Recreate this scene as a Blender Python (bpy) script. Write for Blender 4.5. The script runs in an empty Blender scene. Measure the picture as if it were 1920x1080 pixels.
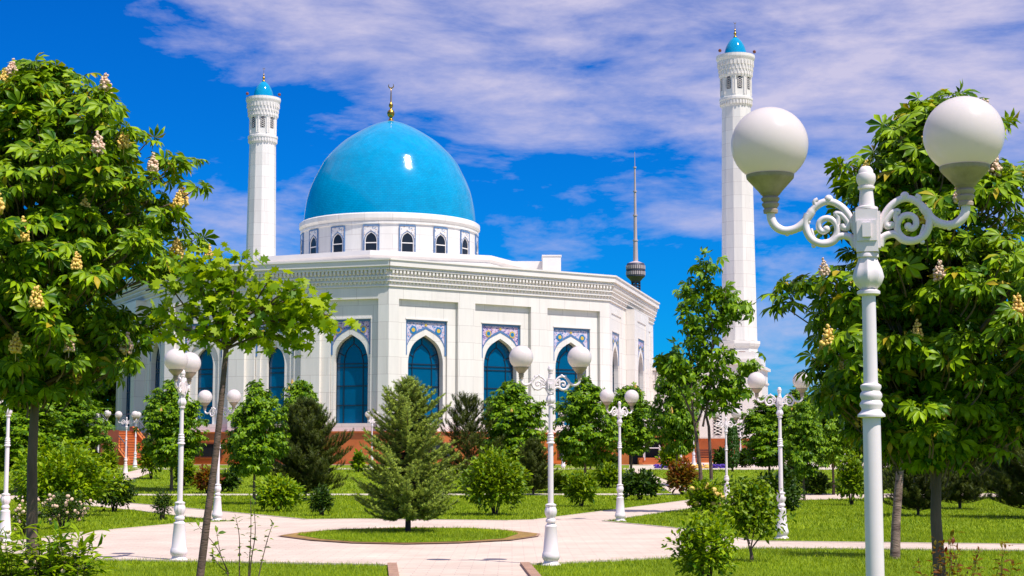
import bpy, bmesh, math, random
import numpy as np
from mathutils import Vector, Matrix
R = math.radians
SC = bpy.context.scene
COL = SC.collection
# ------------------------------------------------------------ camera, sky, sun, exposure
F = 3010.0; PITCH = R(5.94); EYE = 1.67
cd = bpy.data.cameras.new('camera'); cam = bpy.data.objects.new('camera', cd); COL.objects.link(cam)
cam.location = (0, 0, EYE); cam.rotation_euler = (R(90) + PITCH, 0, 0)
cd.sensor_width = 36; cd.lens = F / 1920 * 36; cd.clip_start = .1; cd.clip_end = 9000
SC.camera = cam
SUN_EL = R(60); SUN_AZ = math.atan2(.72, -.69)
SDIR = Vector((math.sin(SUN_AZ) * math.cos(SUN_EL), math.cos(SUN_AZ) * math.cos(SUN_EL), math.sin(SUN_EL)))
sl = bpy.data.lights.new('sun', 'SUN'); sl.energy = 5.0; sl.angle = R(.53); sl.color = (1, .95, .87)
so = bpy.data.objects.new('sun', sl); COL.objects.link(so)
so.rotation_euler = SDIR.to_track_quat('Z', 'Y').to_euler()
SC.view_settings.view_transform = 'Standard'; SC.view_settings.look = 'None'
SC.view_settings.gamma = 1; SC.view_settings.exposure = .22
SC.cycles.max_bounces = 6; SC.cycles.transparent_max_bounces = 8
SC.cycles.sample_clamp_indirect = 4

def world():
    w = bpy.data.worlds.new('World'); SC.world = w; w.use_nodes = True
    nt = w.node_tree; nt.nodes.clear(); N = nt.nodes.new; L = nt.links.new
    def mth(op, a, b=None, c=None, clamp=False):
        n = N('ShaderNodeMath'); n.operation = op; n.use_clamp = clamp
        for i, v in enumerate((a, b, c)):
            if v is None: continue
            if isinstance(v, (int, float)): n.inputs[i].default_value = v
            else: L(v, n.inputs[i])
        return n.outputs[0]
    out = N('ShaderNodeOutputWorld'); bg = N('ShaderNodeBackground'); L(bg.outputs[0], out.inputs[0])
    sky = N('ShaderNodeTexSky'); sky.sky_type = 'NISHITA'; sky.sun_disc = False
    sky.sun_elevation = SUN_EL; sky.sun_rotation = SUN_AZ; sky.altitude = 400; sky.dust_density = .3; sky.ozone_density = 2.5; sky.air_density = 1.0
    tc = N('ShaderNodeTexCoord'); sp = N('ShaderNodeSeparateXYZ'); L(tc.outputs['Generated'], sp.inputs[0])
    x, y, z = sp.outputs
    mp = N('ShaderNodeMapping'); L(tc.outputs['Generated'], mp.inputs[0])
    mp.inputs['Scale'].default_value = (1, 1, 3.4); mp.inputs['Rotation'].default_value = (0, R(14), 0)
    def noise(s, d, ro, dist, src=mp):
        n = N('ShaderNodeTexNoise'); L(src.outputs[0], n.inputs['Vector']); n.inputs['Scale'].default_value = s
        n.inputs['Detail'].default_value = d; n.inputs['Roughness'].default_value = ro; n.inputs['Distortion'].default_value = dist
        return n.outputs['Fac']
    n1 = noise(7, 9, .62, .35); n2 = noise(26, 7, .6, .2)
    def blob(cx, cz, rx, rz, amp):    # soft bank of cloud round a compass bearing and height
        a = mth('DIVIDE', mth('SUBTRACT', x, cx), rx); b = mth('DIVIDE', mth('SUBTRACT', z, cz), rz)
        d = mth('ADD', mth('MULTIPLY', a, a), mth('MULTIPLY', b, b))
        return mth('MULTIPLY', mth('EXPONENT', mth('MULTIPLY', d, -1)), amp)
    # the big bank: above a line falling from upper left to right
    lim = mth('MAXIMUM', mth('SUBTRACT', .272, mth('MULTIPLY', mth('ADD', x, .215), .50)), .168)
    ln = mth('SUBTRACT', z, lim)
    bank = mth('MULTIPLY', mth('ADD', mth('MULTIPLY', ln, 13), .5, clamp=True), .86)
    # clear pocket below the bank in the middle
    m = mth('SUBTRACT', bank, .16)
    m = mth('SUBTRACT', m, blob(.10, .115, .13, .035, .25))
    m = mth('ADD', m, blob(-.165, .135, .060, .034, .80))
    m = mth('ADD', m, blob(.012, .122, .060, .022, .78))
    m = mth('ADD', m, blob(.11, .143, .045, .009, .62))
    m = mth('ADD', m, blob(.20, .085, .08, .045, .90))
    m = mth('ADD', m, blob(-.10, .20, .03, .012, .12))
    m = mth('SUBTRACT', m, blob(.05, .182, .07, .010, .34))
    m = mth('ADD', m, blob(.26, .16, .09, .05, .35))
    f = mth('ADD', mth('ADD', m, mth('MULTIPLY', mth('SUBTRACT', n1, .5), 2.1)), mth('MULTIPLY', mth('SUBTRACT', n2, .5), .8))
    f = mth('DIVIDE', mth('SUBTRACT', f, .18), .85, clamp=True)
    f = mth('MULTIPLY', f, .93)
    hs = N('ShaderNodeHueSaturation'); L(sky.outputs[0], hs.inputs['Color']); hs.inputs['Saturation'].default_value = 1.30; hs.inputs['Value'].default_value = 1.0
    tint = N('ShaderNodeMix'); tint.data_type = 'RGBA'; tint.blend_type = 'MULTIPLY'; tint.inputs[0].default_value = 1
    L(hs.outputs[0], tint.inputs[6]); tint.inputs[7].default_value = (.015, .84, 1.80, 1)
    mx = N('ShaderNodeMix'); mx.data_type = 'RGBA'; L(f, mx.inputs[0]); L(tint.outputs[2], mx.inputs[6])
    mx.inputs[7].default_value = CLOUD
    L(mx.outputs[2], bg.inputs[0]); bg.inputs[1].default_value = SKY_STR
SKY_STR = .062
CLOUD = (8.9, 8.4, 11.2, 1)
world()

# ------------------------------------------------------------ ground shape and measuring
BR = [(-60, 0), (66, 0), (71, .06), (90, .86), (105, 1.0), (4000, 1.0)]
def terr(y):
    for (a, za), (b, zb) in zip(BR, BR[1:]):
        if y <= b: return za + (zb - za) * max(0, (y - a)) / (b - a)
    return 1.0
def ray(px, py):
    u = (px - 960) / F; v = (540 - py) / F
    return Vector((u, math.cos(PITCH) - v * math.sin(PITCH), math.sin(PITCH) + v * math.cos(PITCH)))
def at(px, py, Y):
    d = ray(px, py); k = Y / d.y
    return Vector((d.x * k, Y, EYE + d.z * k))
def g(px, py):
    d = ray(px, py); Y = 10.0
    if d.z >= -1e-5: Y = 200
    lo, hi = 3.0, 400.0
    for _ in range(60):
        mid = (lo + hi) / 2; k = mid / d.y
        if EYE + d.z * k > terr(mid): lo = mid
        else: hi = mid
    Y = lo; k = Y / d.y
    return Vector((d.x * k, Y, terr(Y)))
def gd(px, Y):
    u = (px - 960) / F
    return Vector((u * (Y * math.cos(PITCH)), Y, terr(Y)))

# ------------------------------------------------------------ materials
def mat(name, col, rough=.6, var=0, vs=3, bump=0, bs=40, metal=0, spec=.5, coat=0, col2=None, coord='Object', stretch=None):
    m = bpy.data.materials.new(name); m.use_nodes = True; nt = m.node_tree; N = nt.nodes.new; L = nt.links.new
    b = nt.nodes['Principled BSDF']; b.inputs['Base Color'].default_value = (*col, 1); b.inputs['Roughness'].default_value = rough
    b.inputs['Metallic'].default_value = metal; b.inputs['Specular IOR Level'].default_value = spec; b.inputs['Coat Weight'].default_value = coat
    tc = N('ShaderNodeTexCoord'); src = tc.outputs[coord]
    if stretch:
        mp = N('ShaderNodeMapping'); L(src, mp.inputs[0]); mp.inputs['Scale'].default_value = stretch; src = mp.outputs[0]
    if var or col2:
        n = N('ShaderNodeTexNoise'); L(src, n.inputs['Vector']); n.inputs['Scale'].default_value = vs; n.inputs['Detail'].default_value = 6; n.inputs['Roughness'].default_value = .65
        r = N('ShaderNodeValToRGB'); L(n.outputs['Fac'], r.inputs[0])
        c2 = col2 or tuple(c * (1 - var) for c in col)
        r.color_ramp.elements[0].position = .35; r.color_ramp.elements[1].position = .65
        r.color_ramp.elements[0].color = (*c2, 1); r.color_ramp.elements[1].color = (*col, 1)
        L(r.outputs[0], b.inputs['Base Color'])
    if bump:
        n = N('ShaderNodeTexNoise'); L(src, n.inputs['Vector']); n.inputs['Scale'].default_value = bs; n.inputs['Detail'].default_value = 5
        bp = N('ShaderNodeBump'); bp.inputs['Strength'].default_value = bump; bp.inputs['Distance'].default_value = .02
        L(n.outputs['Fac'], bp.inputs['Height']); L(bp.outputs[0], b.inputs['Normal'])
    return m
def leafmat(name, c1, c2, trans=.35, rough=.45, tc_=None, old=False):
    m = bpy.data.materials.new(name); m.use_nodes = True; nt = m.node_tree; N = nt.nodes.new; L = nt.links.new
    b = nt.nodes['Principled BSDF']; out = nt.nodes['Material Output']
    ge = N('ShaderNodeNewGeometry'); r = N('ShaderNodeValToRGB'); L(ge.outputs['Random Per Island'], r.inputs[0])
    r.color_ramp.elements[0].color = (*c1, 1); r.color_ramp.elements[1].color = (*c2, 1)
    if old: r.color_ramp.elements[1].position = .95; e_ = r.color_ramp.elements.new(.975); e_.color = (.40, .30, .02, 1)
    L(r.outputs[0], b.inputs['Base Color']); b.inputs['Roughness'].default_value = rough; b.inputs['Specular IOR Level'].default_value = .2
    t = N('ShaderNodeBsdfTranslucent'); g_ = N('ShaderNodeMix'); g_.data_type = 'RGBA'; g_.blend_type = 'MULTIPLY'; g_.inputs[0].default_value = 1
    L(r.outputs[0], g_.inputs[6]); g_.inputs[7].default_value = (*(tc_ or (2.2, 2.0, .6)), 1); L(g_.outputs[2], t.inputs[0])
    mx = N('ShaderNodeMixShader'); mx.inputs[0].default_value = trans; L(b.outputs[0], mx.inputs[1]); L(t.outputs[0], mx.inputs[2]); L(mx.outputs[0], out.inputs[0])
    return m
def marble():
    m = bpy.data.materials.new('marble_cladding'); m.use_nodes = True; nt = m.node_tree; N = nt.nodes.new; L = nt.links.new
    b = nt.nodes['Principled BSDF']; b.inputs['Roughness'].default_value = .42; b.inputs['Specular IOR Level'].default_value = .35
    uv = N('ShaderNodeTexCoord'); br = N('ShaderNodeTexBrick'); L(uv.outputs['UV'], br.inputs['Vector'])
    br.inputs['Scale'].default_value = 1; br.inputs['Brick Width'].default_value = 2.3; br.inputs['Row Height'].default_value = 1.2
    br.inputs['Mortar Size'].default_value = .018; br.inputs['Mortar Smooth'].default_value = .2; br.inputs['Bias'].default_value = 0
    br.inputs['Color1'].default_value = (.81, .765, .715, 1); br.inputs['Color2'].default_value = (.765, .71, .66, 1); br.inputs['Mortar'].default_value = (.60, .54, .50, 1)
    n = N('ShaderNodeTexNoise'); L(uv.outputs['UV'], n.inputs['Vector']); n.inputs['Scale'].default_value = 1.0; n.inputs['Detail'].default_value = 8; n.inputs['Roughness'].default_value = .7; sm_ = N('ShaderNodeMapping'); L(uv.outputs['UV'], sm_.inputs[0]); sm_.inputs['Scale'].default_value = (1.6, .16, 1); L(sm_.outputs[0], n.inputs['Vector'])
    mr = N('ShaderNodeMapRange'); L(n.outputs['Fac'], mr.inputs[0]); mr.inputs[1].default_value = .3; mr.inputs[2].default_value = .7; mr.inputs[3].default_value = .89; mr.inputs[4].default_value = 1.04
    mu = N('ShaderNodeMix'); mu.data_type = 'RGBA'; mu.blend_type = 'MULTIPLY'; mu.inputs[0].default_value = 1
    L(br.outputs[0], mu.inputs[6]); L(mr.outputs[0], mu.inputs[7]); L(mu.outputs[2], b.inputs['Base Color'])
    return m
def tilemat(name, bgc, specks, vs):
    m = bpy.data.materials.new(name); m.use_nodes = True; nt = m.node_tree; N = nt.nodes.new; L = nt.links.new
    b = nt.nodes['Principled BSDF']; b.inputs['Roughness'].default_value = .3
    uv = N('ShaderNodeTexCoord')
    nz = N('ShaderNodeTexNoise'); L(uv.outputs['UV'], nz.inputs['Vector']); nz.inputs['Scale'].default_value = vs * .8; nz.inputs['Detail'].default_value = 1
    av = N('ShaderNodeMix'); av.data_type = 'RGBA'; av.inputs[0].default_value = .12; L(uv.outputs['UV'], av.inputs[6]); L(nz.outputs['Color'], av.inputs[7])
    v = N('ShaderNodeTexVoronoi'); L(av.outputs[2], v.inputs['Vector']); v.inputs['Scale'].default_value = vs
    ed = N('ShaderNodeTexVoronoi'); ed.feature = 'DISTANCE_TO_EDGE'; L(av.outputs[2], ed.inputs['Vector']); ed.inputs['Scale'].default_value = vs
    sp = N('ShaderNodeSeparateColor'); L(v.outputs['Color'], sp.inputs[0])
    r = N('ShaderNodeValToRGB'); r.color_ramp.interpolation = 'CONSTANT'; L(sp.outputs[0], r.inputs[0])
    e = r.color_ramp.elements; e[0].color = (*bgc, 1); e[0].position = 0; e[1].position = .30; e[1].color = (*specks[0], 1)
    for i, c in enumerate(specks[1:]):
        q = e.new(.30 + .7 * (i + 1) / len(specks)); q.color = (*c, 1)
    c = N('ShaderNodeMath'); c.operation = 'GREATER_THAN'; L(ed.outputs['Distance'], c.inputs[0]); c.inputs[1].default_value = .10
    mx = N('ShaderNodeMix'); mx.data_type = 'RGBA'; L(c.outputs[0], mx.inputs[0]); mx.inputs[6].default_value = (*bgc, 1); L(r.outputs[0], mx.inputs[7])
    L(mx.outputs[2], b.inputs['Base Color'])
    return m
def grassmat():
    m = bpy.data.materials.new('lawn_ground'); m.use_nodes = True; nt = m.node_tree; N = nt.nodes.new; L = nt.links.new
    b = nt.nodes['Principled BSDF']; b.inputs['Roughness'].default_value = .85; b.inputs['Specular IOR Level'].default_value = .15
    tc = N('ShaderNodeTexCoord')
    def nz(s, d=6):
        n = N('ShaderNodeTexNoise'); L(tc.outputs['Object'], n.inputs['Vector']); n.inputs['Scale'].default_value = s; n.inputs['Detail'].default_value = d; n.inputs['Roughness'].default_value = .7; return n
    a = nz(.35); c = nz(9, 8); r = N('ShaderNodeValToRGB'); L(a.outputs['Fac'], r.inputs[0])
    r.color_ramp.elements[0].position = .3; r.color_ramp.elements[0].color = (.12, .20, .004, 1)
    r.color_ramp.elements[1].position = .7; r.color_ramp.elements[1].color = (.24, .32, .006, 1)
    r2 = N('ShaderNodeValToRGB'); L(c.outputs['Fac'], r2.inputs[0]); r2.color_ramp.elements[0].position = .35; r2.color_ramp.elements[0].color = (.45, .5, .4, 1); r2.color_ramp.elements[1].position = .62; r2.color_ramp.elements[1].color = (1.1, 1.1, 1, 1)
    mu = N('ShaderNodeMix'); mu.data_type = 'RGBA'; mu.blend_type = 'MULTIPLY'; mu.inputs[0].default_value = 1
    L(r.outputs[0], mu.inputs[6]); L(r2.outputs[0], mu.inputs[7]); L(mu.outputs[2], b.inputs['Base Color'])
    bp = N('ShaderNodeBump'); bp.inputs['Strength'].default_value = .6; bp.inputs['Distance'].default_value = .06; L(c.outputs['Fac'], bp.inputs['Height']); L(bp.outputs[0], b.inputs['Normal'])
    return m
def pavemat():
    m = bpy.data.materials.new('pink_paving'); m.use_nodes = True; nt = m.node_tree; N = nt.nodes.new; L = nt.links.new
    b = nt.nodes['Principled BSDF']; b.inputs['Roughness'].default_value = .75
    tc = N('ShaderNodeTexCoord'); br = N('ShaderNodeTexBrick'); L(tc.outputs['Object'], br.inputs['Vector'])
    br.inputs['Scale'].default_value = 1; br.inputs['Brick Width'].default_value = .4; br.inputs['Row Height'].default_value = .2; br.inputs['Mortar Size'].default_value = .006
    br.inputs['Color1'].default_value = (.69, .545, .445, 1); br.inputs['Color2'].default_value = (.64, .50, .405, 1); br.inputs['Mortar'].default_value = (.47, .36, .31, 1)
    n = N('ShaderNodeTexNoise'); L(tc.outputs['Object'], n.inputs['Vector']); n.inputs['Scale'].default_value = .8; n.inputs['Detail'].default_value = 8; n.inputs['Roughness'].default_value = .7
    mr = N('ShaderNodeMapRange'); L(n.outputs['Fac'], mr.inputs[0]); mr.inputs[1].default_value = .3; mr.inputs[2].default_value = .7; mr.inputs[3].default_value = .80; mr.inputs[4].default_value = 1.08
    mu = N('ShaderNodeMix'); mu.data_type = 'RGBA'; mu.blend_type = 'MULTIPLY'; mu.inputs[0].default_value = 1
    L(br.outputs[0], mu.inputs[6]); L(mr.outputs[0], mu.inputs[7]); L(mu.outputs[2], b.inputs['Base Color'])
    return m
def domemat():
    m = bpy.data.materials.new('turquoise_dome_tile'); m.use_nodes = True; nt = m.node_tree; N = nt.nodes.new; L = nt.links.new
    b = nt.nodes['Principled BSDF']; b.inputs['Roughness'].default_value = .10; b.inputs['Specular IOR Level'].default_value = .28
    uv = N('ShaderNodeTexCoord'); br = N('ShaderNodeTexBrick'); L(uv.outputs['UV'], br.inputs['Vector'])
    br.inputs['Scale'].default_value = 1; br.inputs['Brick Width'].default_value = .30; br.inputs['Row Height'].default_value = .15; br.inputs['Mortar Size'].default_value = .012
    br.inputs['Color1'].default_value = (.0, .315, .58, 1); br.inputs['Color2'].default_value = (.0, .27, .52, 1); br.inputs['Mortar'].default_value = (.0, .19, .38, 1)
    n = N('ShaderNodeTexNoise'); L(uv.outputs['UV'], n.inputs['Vector']); n.inputs['Scale'].default_value = 1.3; n.inputs['Detail'].default_value = 8
    mr = N('ShaderNodeMapRange'); L(n.outputs['Fac'], mr.inputs[0]); mr.inputs[3].default_value = .88; mr.inputs[4].default_value = 1.08
    mu = N('ShaderNodeMix'); mu.data_type = 'RGBA'; mu.blend_type = 'MULTIPLY'; mu.inputs[0].default_value = 1
    L(br.outputs[0], mu.inputs[6]); L(mr.outputs[0], mu.inputs[7]); L(mu.outputs[2], b.inputs['Base Color'])
    wn = N('ShaderNodeTexVoronoi'); L(uv.outputs['UV'], wn.inputs['Vector']); wn.inputs['Scale'].default_value = 9
    bp = N('ShaderNodeBump'); bp.inputs['Strength'].default_value = .07; bp.inputs['Distance'].default_value = .01; L(wn.outputs['Color'], bp.inputs['Height']); L(bp.outputs[0], b.inputs['Normal'])
    return m
MARB = marble(); MTRIM = mat('carved_marble', (.80, .745, .70), .5, .08, .6)
DOME = domemat(); GOLD = mat('gilded_metal', (.62, .36, .06), .28, .3, 8, metal=1)
GLASS = mat('blue_mirror_glass', (.0, .085, .20), .12, .25, .25, spec=.6)
MULL = mat('dark_mullion', (.004, .016, .035), .4)
GRAN = mat('red_granite', (.56, .15, .035), .38, .22, 1.2, .05, 30)
GDARK = mat('dark_opening', (.012, .014, .02), .3)
GRED = mat('dark_red_granite', (.20, .045, .02), .4, .25, 1.5)
TILEA = tilemat('floral_mosaic_blue', (.62, .55, .66), [(.03, .12, .38), (.48, .30, .36), (.05, .22, .5), (.40, .36, .55)], 9.5)
TILEB = tilemat('floral_mosaic_violet', (.66, .52, .64), [(.06, .04, .26), (.52, .26, .34), (.10, .05, .30), (.36, .28, .56)], 9.5)
TILED = tilemat('small_brown_mosaic', (.76, .70, .66), [(.40, .24, .16), (.74, .68, .64), (.20, .28, .42), (.74, .68, .64), (.34, .24, .22)], 8)
TBORD = mat('blue_tile_border', (.12, .25, .50), .35, .5, 22)
TBLUE = mat('teal_tile', (.01, .18, .42), .3)
TYEL = mat('yellow_tile', (.62, .42, .05), .4)
GRASS = grassmat(); PAVE = pavemat()
SOIL = mat('bare_soil', (.36, .21, .05), .9, .45, 5, .5, 30)
KERB = mat('worn_red_kerb', (.42, .24, .16), .8, .3, 6, .2, 30)
KERBL = mat('pale_kerb', (.58, .50, .40), .8, .2, 4)
def lampmat():
    m = mat('chipped_white_paint', (.86, .77, .80), .38, coat=.15)
    nt = m.node_tree; N = nt.nodes.new; L = nt.links.new; b = nt.nodes['Principled BSDF']
    tc = N('ShaderNodeTexCoord'); n = N('ShaderNodeTexNoise'); L(tc.outputs['Object'], n.inputs['Vector']); n.inputs['Scale'].default_value = 5.5; n.inputs['Detail'].default_value = 9; n.inputs['Roughness'].default_value = .7
    r = N('ShaderNodeValToRGB'); L(n.outputs['Fac'], r.inputs[0]); e = r.color_ramp.elements
    e[0].position = .0; e[0].color = (.86, .77, .80, 1); e[1].position = .65; e[1].color = (.80, .70, .71, 1)
    q = e.new(.69); q.color = (.40, .30, .22, 1); q = e.new(.725); q.color = (.42, .19, .04, 1)
    L(r.outputs[0], b.inputs['Base Color'])
    bp = N('ShaderNodeBump'); bp.inputs['Strength'].default_value = .15; bp.inputs['Distance'].default_value = .004; L(n.outputs['Fac'], bp.inputs['Height']); L(bp.outputs[0], b.inputs['Normal'])
    return m
LAMP = lampmat()
GLOBE = mat('opal_globe', (.88, .79, .78), .16, .05, 3, coat=.4, spec=.5)
def globe_light(m):
    nt = m.node_tree; N = nt.nodes.new; L = nt.links.new; b = nt.nodes['Principled BSDF']; out = nt.nodes['Material Output']
    t = N('ShaderNodeBsdfTranslucent'); t.inputs[0].default_value = (.92, .84, .80, 1); mx = N('ShaderNodeMixShader'); mx.inputs[0].default_value = .34
    L(b.outputs[0], mx.inputs[1]); L(t.outputs[0], mx.inputs[2]); L(mx.outputs[0], out.inputs[0])
    b.inputs['Coat Weight'].default_value = .15; b.inputs['Roughness'].default_value = .25; b.inputs['Specular IOR Level'].default_value = .3
globe_light(GLOBE)
FIT = mat('tarnished_fitting', (.46, .35, .27), .5, .35, 9, .1, 60)
BARK = mat('grey_brown_bark', (.19, .125, .095), .85, .5, 4, .7, 18, stretch=(1, 1, .25))
BARKM = mat('smooth_brown_bark', (.16, .10, .075), .8, .45, 5, .5, 25, stretch=(1, 1, 3))
BARKB = mat('peeling_pale_bark', (.36, .25, .20), .85, col2=(.09, .05, .04), vs=3.5, bump=.8, bs=14, stretch=(1, 1, 4))
TWIG = mat('twig', (.07, .04, .03), .8)
CHEST = leafmat('chestnut_leaf', (.018, .085, .001), (.27, .40, .003), .16, old=True)
CHESTF = leafmat('chestnut_leaf_far', (.025, .095, .002), (.21, .34, .004), .16)
MAPLE = leafmat('maple_leaf', (.085, .19, .002), (.34, .43, .005), .34)
BUSHL = leafmat('shrub_leaf_bright', (.04, .11, .002), (.24, .33, .004), .2)
BUSHD = leafmat('shrub_leaf_dark', (.012, .040, .002), (.055, .105, .004), .12)
REDL = leafmat('shrub_leaf_red', (.15, .020, .008), (.16, .15, .014), .3)
BUSHB = leafmat('shrub_leaf_vivid', (.045, .135, .002), (.30, .40, .004), .24)
SPRUCE = leafmat('blue_spruce_needle', (.028, .085, .015), (.42, .50, .05), .06, tc_=(1.4, 1.4, .7))
PINE = leafmat('pine_needle', (.016, .040, .003), (.11, .13, .008), .08)
CYP = leafmat('cypress_scale', (.018, .06, .006), (.04, .09, .008), .1)
BLADE = leafmat('grass_blade', (.14, .24, .003), (.40, .48, .006), .16, .6, (1.6, 1.6, .5))
FPINK = mat('pink_blossom', (.80, .45, .34), .6, col2=(.72, .58, .40), vs=20)
FYEL = mat('yellow_blossom', (.82, .60, .13), .6, col2=(.80, .46, .12), vs=25)
PURP = mat('violet_petal', (.08, .03, .32), .7)
IRON = mat('grey_iron', (.10, .10, .12), .5)
TVM = mat('tower_steel', (.56, .44, .46), .5, .2, .05)
TVD = mat('tower_pod', (.07, .065, .11), .5, .3, .3)

def patchy(m, lo, hi, sc=.6):
    nt = m.node_tree; N = nt.nodes.new; L = nt.links.new; tc = N('ShaderNodeTexCoord'); n = N('ShaderNodeTexNoise'); L(tc.outputs['Object'], n.inputs['Vector']); n.inputs['Scale'].default_value = sc; n.inputs['Detail'].default_value = 5; n.inputs['Roughness'].default_value = .7
    mr = N('ShaderNodeMapRange'); L(n.outputs['Fac'], mr.inputs[0]); mr.inputs[1].default_value = .3; mr.inputs[2].default_value = .7; mr.inputs[3].default_value = lo; mr.inputs[4].default_value = hi
    b = nt.nodes['Principled BSDF']; src = b.inputs['Base Color'].links[0].from_socket; mu = N('ShaderNodeMix'); mu.data_type = 'RGBA'; mu.blend_type = 'MULTIPLY'; mu.inputs[0].default_value = 1
    L(src, mu.inputs[6]); L(mr.outputs[0], mu.inputs[7]); L(mu.outputs[2], b.inputs['Base Color'])
patchy(BLADE, .50, 1.15); patchy(PAVE, .86, 1.05, .25); patchy(DOME, .88, 1.06, .5)

# ------------------------------------------------------------ mesh builder
class MB:
    def __init__(s): s.v = []; s.f = []; s.uv = []
    def quad(s, pts, uv=None):
        i = len(s.v); s.v += [tuple(p) for p in pts]; s.f.append(tuple(range(i, i + len(pts)))); s.uv.append(uv)
    def box(s, x0, x1, y0, y1, z0, z1, T=None):
        P = [Vector((x, y, z)) for z in (z0, z1) for x, y in ((x0, y0), (x1, y0), (x1, y1), (x0, y1))]
        if T: P = [T(p) for p in P]
        i = len(s.v); s.v += [tuple(p) for p in P]
        for f in ((0, 3, 2, 1), (4, 5, 6, 7), (0, 1, 5, 4), (1, 2, 6, 5), (2, 3, 7, 6), (3, 0, 4, 7)):
            s.f.append(tuple(i + k for k in f)); s.uv.append(None)
    def lathe(s, prof, n=24, c=(0, 0, 0), a0=0, close=True, flute=0, nf=0, T=None):
        i0 = len(s.v)
        for (r, z) in prof:
            for k in range(n):
                a = a0 + 2 * math.pi * k / n; rr = r * (1 + flute * math.cos(nf * a)) if flute else r
                p = Vector((c[0] + rr * math.cos(a), c[1] + rr * math.sin(a), c[2] + z))
                s.v.append(tuple(T(p) if T else p))
        L = 0; uvz = 0
        for j in range(len(prof) - 1):
            d = math.dist(prof[j], prof[j + 1])
            for k in range(n):
                k2 = (k + 1) % n; a = i0 + j * n
                s.f.append((a + k, a + k2, a + n + k2, a + n + k))
                w0 = max(prof[j][0], .01); per = 2 * math.pi * max(p[0] for p in prof)
                s.uv.append([(k / n * per, uvz), ((k + 1) / n * per, uvz), ((k + 1) / n * per, uvz + d), (k / n * per, uvz + d)])
            uvz += d
        if close:
            for j, rev in ((0, True), (len(prof) - 1, False)):
                if prof[j][0] > 1e-4:
                    f = [i0 + j * n + k for k in range(n)]; s.f.append(tuple(reversed(f)) if rev else tuple(f)); s.uv.append(None)
    def tube(s, pts, rad, n=6, flat=1.0):
        pts = [Vector(p) for p in pts]
        if not isinstance(rad, (list, tuple)): rad = [rad] * len(pts)
        i0 = len(s.v); up = Vector((.13, .97, .2)).normalized()
        for j, p in enumerate(pts):
            t = (pts[min(j + 1, len(pts) - 1)] - pts[max(j - 1, 0)])
            if t.length < 1e-9: t = Vector((0, 0, 1))
            t.normalize(); a = t.cross(up)
            if a.length < .05: a = t.cross(Vector((1, 0, 0)))
            a.normalize(); b = t.cross(a).normalized()
            for k in range(n):
                an = 2 * math.pi * k / n; q = p + a * (rad[j] * math.cos(an)) + b * (rad[j] * flat * math.sin(an)); s.v.append(tuple(q))
        for j in range(len(pts) - 1):
            for k in range(n):
                k2 = (k + 1) % n; a = i0 + j * n; s.f.append((a + k, a + k2, a + n + k2, a + n + k)); s.uv.append(None)
        s.f.append(tuple(i0 + k for k in reversed(range(n)))); s.uv.append(None)
        s.f.append(tuple(i0 + (len(pts) - 1) * n + k for k in range(n))); s.uv.append(None)
    def ball(s, c, r, n=12, m=8, sz=1.0):
        s.lathe([(max(r * math.sin(math.pi * j / m), 1e-5), -r * sz * math.cos(math.pi * j / m)) for j in range(m + 1)], n, c, close=False)
    def build(s, name, m, parent=None, smooth=None, loc=None):
        me = bpy.data.meshes.new(name); me.from_pydata(s.v, [], s.f)
        ul = me.uv_layers.new(name='UVMap')
        if any(u for u in s.uv):
            li = 0; dat = np.zeros(len(me.loops) * 2, np.float32)
            for f, u in zip(s.f, s.uv):
                for k in range(len(f)):
                    if u: dat[(li + k) * 2] = u[k][0]; dat[(li + k) * 2 + 1] = u[k][1]
                    else:
                        p = s.v[f[k]]; dat[(li + k) * 2] = p[0] + p[1]; dat[(li + k) * 2 + 1] = p[2]
                li += len(f)
            ul.data.foreach_set('uv', dat)
        me.materials.append(m)
        if smooth is not None:
            me.shade_smooth(); me.set_sharp_from_angle(angle=R(smooth))
        me.update()
        o = bpy.data.objects.new(name, me); COL.objects.link(o); o.parent = parent
        if loc: o.location = loc
        return o
def npmesh(name, V, Fc, m, parent=None):
    me = bpy.data.meshes.new(name); k = Fc.shape[1]
    me.vertices.add(len(V)); me.vertices.foreach_set('co', V.astype(np.float32).ravel())
    me.loops.add(Fc.size); me.loops.foreach_set('vertex_index', Fc.astype(np.int32).ravel())
    me.polygons.add(len(Fc)); me.polygons.foreach_set('loop_start', np.arange(0, Fc.size, k, dtype=np.int32))
    me.update(calc_edges=True); me.materials.append(m)
    o = bpy.data.objects.new(name, me); COL.objects.link(o); o.parent = parent; return o
def thing(name, label, cat, loc=(0, 0, 0), rz=0, group=None):
    o = bpy.data.objects.new(name, None); COL.objects.link(o); o.location = loc; o.rotation_euler = (0, 0, rz); o.empty_display_size = .2
    o['label'] = label; o['category'] = cat
    if group: o['group'] = group
    return o
def tag(o, label, cat, group=None, kind=None):
    o['label'] = label; o['category'] = cat
    if group: o['group'] = group
    if kind: o['kind'] = kind
    return o
def dup(root, loc, rz, label, group=None, sc=1):
    r = root.copy(); COL.objects.link(r); r.location = loc; r.rotation_euler = (0, 0, rz); r['label'] = label
    r.scale = (sc, sc, sc) if not isinstance(sc, tuple) else sc
    if group: r['group'] = group
    for ch in list(root.children):
        c = ch.copy(); COL.objects.link(c); c.parent = r
        for q in list(ch.children):
            d = q.copy(); COL.objects.link(d); d.parent = c
    return r

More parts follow.
